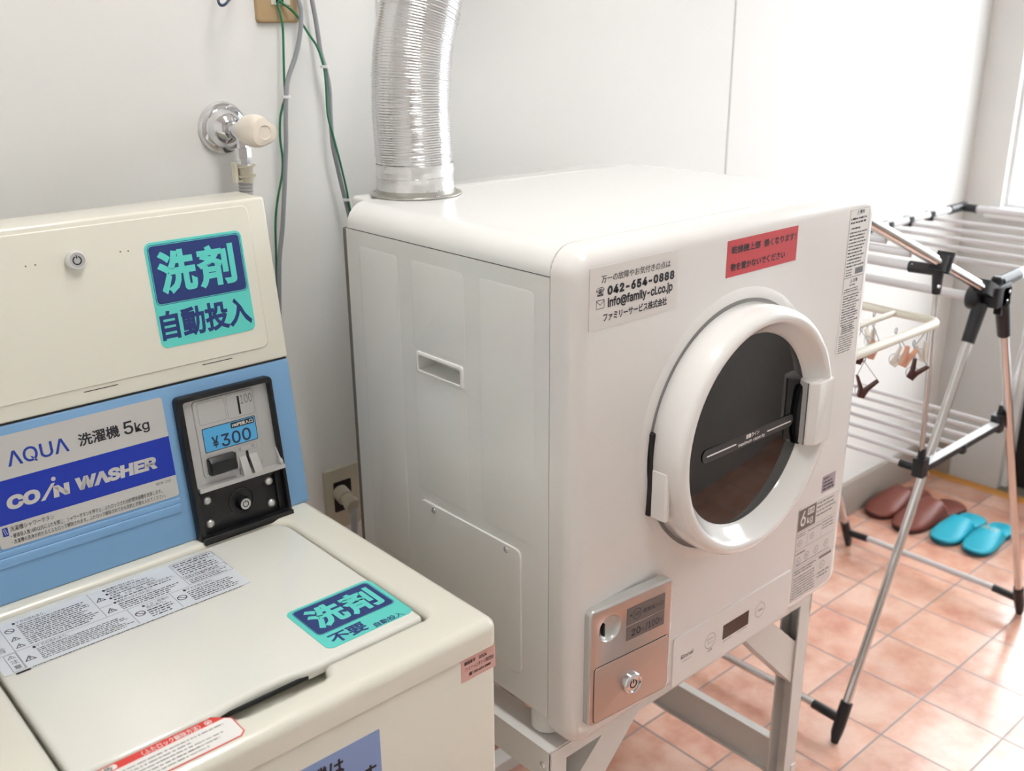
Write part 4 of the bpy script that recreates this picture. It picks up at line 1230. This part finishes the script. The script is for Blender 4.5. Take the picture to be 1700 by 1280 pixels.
# ================================================================== SLIPPERS
def slipper(toe, heel, wid, ht, mup, msole, label, group, deco=False, cover=.60):
    toe = Vector(toe); heel = Vector(heel); Ln = (heel - toe).length
    ang = math.atan2(heel.y - toe.y, heel.x - toe.x)
    t = thing('slipper', (toe.x, toe.y, 0), label, 'slipper', group, 0)
    rot = Matrix.Rotation(ang, 4, 'Z')
    def T(x, y, z): return toe + rot @ Vector((x, y, z))
    def hw(s):   # half width along the length, s 0 toe .. 1 heel
        s = min(max(s, 0), 1)
        e = (1 - (1 - min(1, s / .22)) ** 2) ** .5 if s < .22 else 1.0
        mid = 1.0 - .13 * math.exp(-((s - .62) / .16) ** 2) - .10 * max(0, s - .3)
        h = (1 - ((s - .86) / .14) ** 2) ** .5 if s > .86 else 1.0
        return wid / 2 * e * mid * max(h, 0)
    n = 40
    S_ = [.0005 + .999 * (.5 - .5 * cos(pi * i / n)) for i in range(n + 1)]
    outl = [(s * Ln, -hw(s)) for s in S_] + [(s * Ln, hw(s)) for s in S_[::-1]]
    b = NB(); F = Fr((toe.x, toe.y, 0), rot @ Vector((1, 0, 0)), rot @ Vector((0, 1, 0)))
    loops(b, F, [(inset(outl, .004), .0005), (inset(outl, .001), .004), (outl, .014), (inset(outl, .001), .0165)])
    obj('sole', b, msole, t)
    b = NB(); ip = inset(outl, .0025); loops(b, F, [(ip, .0160), (ip, .0190), (inset(ip, .004), .0215)]); obj('insole', b, mup, t)
    # vamp
    b = NB(); cs = [cover * (1 - cos(pi / 2 * i / 16)) for i in range(1, 17)]
    m = 18; outer = []; inner = []
    for s in cs:
        h = ht * (1 - (1 - min(1, s / (cover * .95))) ** 2.2) * (.72 + .28 * s / cover)
        w = hw(s) + .001
        ro, ri = [], []
        for k in range(m + 1):
            a = pi * k / m
            y = -w * (abs(cos(a)) ** .75) * (1 if cos(a) >= 0 else -1)
            z = .014 + h * sin(a) ** .8
            sx = s * Ln + .03 * sin(a) ** 2 * (s / cover) ** 3 * -.6
            ro.append(b.verts.new(T(sx, y, z)))
            ri.append(b.verts.new(T(sx, y * (1 - .004 / max(w, .01)), max(.0142, z - .004 * sin(a)))))
        outer.append(ro); inner.append(ri)
    tp = b.verts.new(T(.0006, 0, .0145))
    for k in range(m): face(b, [tp, outer[0][k], outer[0][k + 1]])
    for A_, B_ in zip(outer, outer[1:]):
        for k in range(m): face(b, [A_[k], B_[k], B_[k + 1], A_[k + 1]])
    for A_, B_ in zip(inner, inner[1:]):
        for k in range(m): face(b, [A_[k], A_[k + 1], B_[k + 1], B_[k]])
    for k in range(m): face(b, [outer[-1][k], inner[-1][k], inner[-1][k + 1], outer[-1][k + 1]])
    bmesh.ops.recalc_face_normals(b, faces=b.faces)
    v = obj('upper', b, mup, t, angle=60)
    if deco:
        b = NB()
        for row in range(2):
            for k in range(8):
                if random.random() < .25: continue
                a0 = radians(54 + 10 * k + random.uniform(-2, 2)); s = cover * (.80 + .09 * row)
                def surf(s, a):
                    h = ht * (1 - (1 - min(1, s / (cover * .95))) ** 2.2) * (.72 + .28 * s / cover); w = hw(s) + .001
                    return T(s * Ln - .018 * sin(a) ** 2 * (s / cover) ** 3, -w * (abs(cos(a)) ** .75) * (1 if cos(a) >= 0 else -1), .0153 + h * sin(a) ** .8)
                da, ds = radians(3.2), .016
                face(b, [b.verts.new(surf(s - ds, a0 - da)), b.verts.new(surf(s + ds, a0 - da)), b.verts.new(surf(s + ds, a0 + da)), b.verts.new(surf(s - ds, a0 + da))])
        obj('gold_print', b, 'gold_print', v, flat=True)
    return t
slipper((2.800, 1.412, 0), (3.090, 1.382, 0), .104, .056, 'brown_leather', 'brown_sole', 'brown leather slipper next to the baseboard', 'brown slippers')
slipper((2.772, 1.306, 0), (3.085, 1.258, 0), .104, .058, 'brown_leather', 'brown_sole', 'brown leather slipper beside the blue slippers', 'brown slippers')
slipper((2.785, 1.182, 0), (3.036, 1.172, 0), .092, .040, 'blue_vinyl', 'blue_sole', 'turquoise slipper beside the brown slippers', 'turquoise slippers', deco=False)
slipper((2.790, 1.082, 0), (3.040, 1.084, 0), .088, .040, 'blue_vinyl', 'blue_sole', 'turquoise slipper with pale printed letters, farthest from the brown slippers', 'turquoise slippers', deco=True)

# ================================================================== TAP, HOSE, PLATES, CABLES
T_ = thing('water_tap', (.727, 1.48, 1.358), 'chrome wall tap with an ivory handle above the washing machine', 'tap')
O = (.727, 1.48, 1.358)
b = NB(); lathe(b, O, (0, -1, 0), [(.0395, .0003), (.0395, .004), (.0370, .0075), (.0300, .0090), (.0285, .0105), (.0262, .0190), (.0215, .0270), (.0150, .0310), (.0130, .0320), (.0130, .036)], 40); obj('flange', b, 'chrome', T_)
b = NB(); lathe(b, O, (0, -1, 0), [(.0105, .03), (.0105, .045), (.0135, .047), (.0140, .060), (.0130, .074), (.0118, .080), (.0118, .086)], 24)
lathe(b, (.7235, 1.412, 1.352), (0, 0, -1), [(.0085, 0), (.0085, .018), (.0115, .0185), (.0115, .0335), (.0090, .0340), (.0090, .046)], 6)
obj('valve_body', b, 'chrome', T_)
b = NB(); orient_box(b, (.7270, 1.416, 1.3722), (1, 0, 0), (0, 1, 0), (0, 0, 1), .0055, .007, .0012); obj('blue_mark', b, 'tap_blue', T_, 'blue cold-water mark')
b = NB()
prof = [(.0140, .074), (.0185, .077), (.0215, .085), (.0226, .096), (.0226, .116), (.0218, .125), (.0185, .1315), (.0100, .1335), (.0090, .1320), (.0, .1320)]
lathe(b, (.727, 1.48, 1.360), (0, -1, 0), prof, 42)
for v in b.verts:
    dx, dz = v.co.x - .727, v.co.z - 1.360
    rr = math.hypot(dx, dz); dd = 1.48 - v.co.y
    if rr > .012 and dd > .086:
        f = 1 + .10 * cos(3 * math.atan2(dz, dx) + .6) * min(1, (dd - .086) / .02)
        v.co.x = .727 + dx * f; v.co.z = 1.360 + dz * f
obj('handle', b, 'tap_ivory', T_)
H_ = thing('supply_hose', (.722, 1.412, 1.306), 'grey ribbed water hose with ivory snap adaptor below the tap', 'hose')
b = NB(); lathe(b, (.7235, 1.412, 1.3085), (0, 0, -1), [(.0160, 0), (.0165, .0025), (.0120, .0040), (.0115, .0140), (.0155, .0150), (.0155, .0175), (.0110, .0185), (.0105, .0270)], 26); obj('adaptor', b, 'adaptor_ivory', H_)
b = NB(); orient_box(b, (.7060, 1.410, 1.2990), (1, 0, 0), (0, 1, 0), (0, 0, 1), .0030, .0055, .0145); orient_box(b, (.7120, 1.408, 1.2860), (1, 0, 0), (0, 1, 0), (0, 0, 1), .008, .003, .002); obj('latch', b, 'adaptor_ivory', H_)
hp_ = smooth_path([(.7225, 1.412, 1.284), (.720, 1.411, 1.25), (.715, 1.410, 1.20), (.700, 1.410, 1.10), (.670, 1.410, .98), (.62, 1.41, .90)], 26)
b = NB(); tube(b, hp_, [.0098 + .0012 * (1 if (i // 2) % 2 else 0) for i in range(len(hp_))], 18); obj('hose', b, 'hose_grey', H_)

B_ = thing('wall_plate', (.836, 1.48, 1.57), 'beige terminal plate at the top of the wall with green wires', 'wall plate')
b = NB(); pp = rrect(.7990, 1.5088, .8730, 1.630, .006, 5); ls = [(pp, .0003), (pp, .004)]
for i in range(5):
    a = pi / 2 * i / 4; ls.append((inset(pp, .004 * (1 - cos(a))), .004 + .004 * sin(a)))
loops(b, WALL, ls); obj('cover', b, 'plate_beige', B_)
b = NB(); slab(b, WALL, rrect(.8230, 1.5350, .8555, 1.602, .001), .007, .0105, .0008); md = obj('module', b, 'jack_ivory', B_)
b = NB(); slab(b, WALL, rrect(.8310, 1.5372, .8440, 1.548, .001), .010, .0108); obj('terminal_slot', b, 'gap_black', md, flat=True)
GA = [(0.8370, 1.4710, 1.5420), (0.8325, 1.4670, 1.5340), (0.8334, 1.4640, 1.5233), (0.8339, 1.4605, 1.5047), (0.8316, 1.4577, 1.4833), (0.8276, 1.4544, 1.4537), (0.8252, 1.4531, 1.4265), (0.8237, 1.4517, 1.4019), (0.8169, 1.4503, 1.3857), (0.8107, 1.4500, 1.3666), (0.8080, 1.4500, 1.3387), (0.8093, 1.4500, 1.3073), (0.8059, 1.4500, 1.2818), (0.7964, 1.4500, 1.2509), (0.7900, 1.4500, 1.2253), (0.7864, 1.4500, 1.1991), (0.7847, 1.4508, 1.1693), (0.7827, 1.4522, 1.1298), (0.7800, 1.4536, 1.05), (0.770, 1.455, .90), (.765, 1.46, .60), (.765, 1.468, .30)]
SA = [(.858, 1.462, 1.75), (0.8600, 1.4565, 1.60), (0.8619, 1.4550, 1.5577), (0.8611, 1.4533, 1.5418), (0.8629, 1.4517, 1.5259), (0.8583, 1.4500, 1.4964), (0.8465, 1.4490, 1.4615), (0.8300, 1.4480, 1.4293), (0.8214, 1.4440, 1.4022), (0.8171, 1.4440, 1.3663), (0.8148, 1.4440, 1.3356), (0.8098, 1.4440, 1.2961), (0.8038, 1.4440, 1.2533), (0.7953, 1.4440, 1.1984), (0.7870, 1.4440, 1.1597), (0.7830, 1.4440, 1.1303), (0.777, 1.446, 1.05), (.767, 1.448, .90), (.762, 1.455, .60), (.762, 1.462, .30)]
SB = [(.872, 1.462, 1.75), (.880, 1.457, 1.62), (0.8840, 1.4550, 1.5581), (0.8850, 1.4535, 1.5421), (0.8886, 1.4519, 1.5098), (0.8923, 1.4504, 1.4660), (0.8981, 1.4493, 1.4408), (0.9025, 1.4484, 1.4097), (0.9011, 1.4475, 1.3640), (0.9011, 1.4470, 1.3233), (0.9071, 1.4470, 1.2873), (0.9148, 1.4470, 1.2473), (0.9210, 1.4470, 1.2190), (0.9260, 1.4470, 1.1960), (0.940, 1.4470, 1.1382), (0.960, 1.4470, 1.0307), (.98, 1.45, .80)]
GB = [(0.8385, 1.4710, 1.5420), (0.8390, 1.4680, 1.5388), (0.8478, 1.4600, 1.5300), (0.8580, 1.4570, 1.5193), (0.8679, 1.4542, 1.5031), (0.8755, 1.4498, 1.4881), (0.8838, 1.4470, 1.4744), (0.8918, 1.4440, 1.4466), (0.8929, 1.4425, 1.4130), (0.8927, 1.4425, 1.3703), (0.9003, 1.4420, 1.3351), (0.9093, 1.4410, 1.2930), (0.9184, 1.4410, 1.2469), (0.9219, 1.4410, 1.2205), (0.9280, 1.4410, 1.1957), (0.944, 1.441, 1.1378), (0.964, 1.441, 1.0302), (.985, 1.445, .80)]
def cable(pts, r, m, label, group=None):
    t = thing('cable', pts[len(pts) // 2], label, 'cable', group)
    b = NB(); tube(b, smooth_path(pts, 6), r, 10); obj('sheath', b, m, t)
    return t
cable(GA, .0019, 'cable_green', 'green wire hanging from the beige plate, nearer the washing machine', 'green wires')
ca = cable(SA, .0037, 'cable_grey', 'grey cable tied to the green wire nearer the tap', 'grey cables')
cb = cable(SB, .0037, 'cable_grey', 'grey cable running down behind the dryer corner', 'grey cables')
cable(GB, .0019, 'cable_green', 'green wire slanting from the beige plate down to the dryer corner', 'green wires')
for c_, p in ((ca, (.8218, 1.4455, 1.4005)), (cb, (.8950, 1.4460, 1.4432)), (cb, (.9195, 1.4440, 1.2307))):
    b = NB(); lathe(b, Vector(p) - Vector((0, 0, .0022)), (.05, 0, 1), [(.0052, 0), (.0072, .0004), (.0072, .0040), (.0052, .0044)], 14); obj('cable_tie', b, 'tie_white', c_)
NV = [(0.775, 1.470, 1.60), (0.7487, 1.4400, 1.5518), (0.7328, 1.4300, 1.5400), (0.7215, 1.4200, 1.5340), (0.7157, 1.4200, 1.5324), (0.7123, 1.4200, 1.5347), (0.7161, 1.4300, 1.5414), (0.7241, 1.4400, 1.5515), (.745, 1.468, 1.60)]
cable(NV, .0021, 'cable_navy', 'thin navy wire loop dipping in at the top edge above the tap')

G_ = thing('gas_outlet', (.888, 1.48, .685), 'ivory wall outlet plate low behind the dryer with a grey hose plugged in', 'wall outlet')
b = NB(); pp = rrect(.8535, .6200, .9270, .7430, .005, 4); slab(b, WALL, pp, .0003, .008, .003); gp = obj('cover', b, 'outlet_ivory', G_)
b = NB(); slab(b, WALL, rrect(.8700, .6560, .9080, .7160, .003), .0075, .0084); obj('socket_recess', b, 'gap_black', gp, flat=True)
b = NB(); lathe(b, (.8830, 1.472, .6950), (-.05, -1, -.22), [(.0150, 0), (.0150, .022), (.0120, .024), (.0120, .036), (.0145, .038), (.0145, .052), (.006, .056)], 22); obj('plug', b, 'outlet_ivory', G_)
hg = smooth_path([(.8815, 1.432, .688), (.8795, 1.422, .680), (.8760, 1.416, .662), (.8690, 1.412, .62), (.862, 1.412, .56), (.86, 1.415, .45), (.88, 1.42, .30), (.93, 1.43, .20)], 6)
b = NB(); tube(b, hg, .0062, 12); obj('hose', b, 'hose_grey', G_)
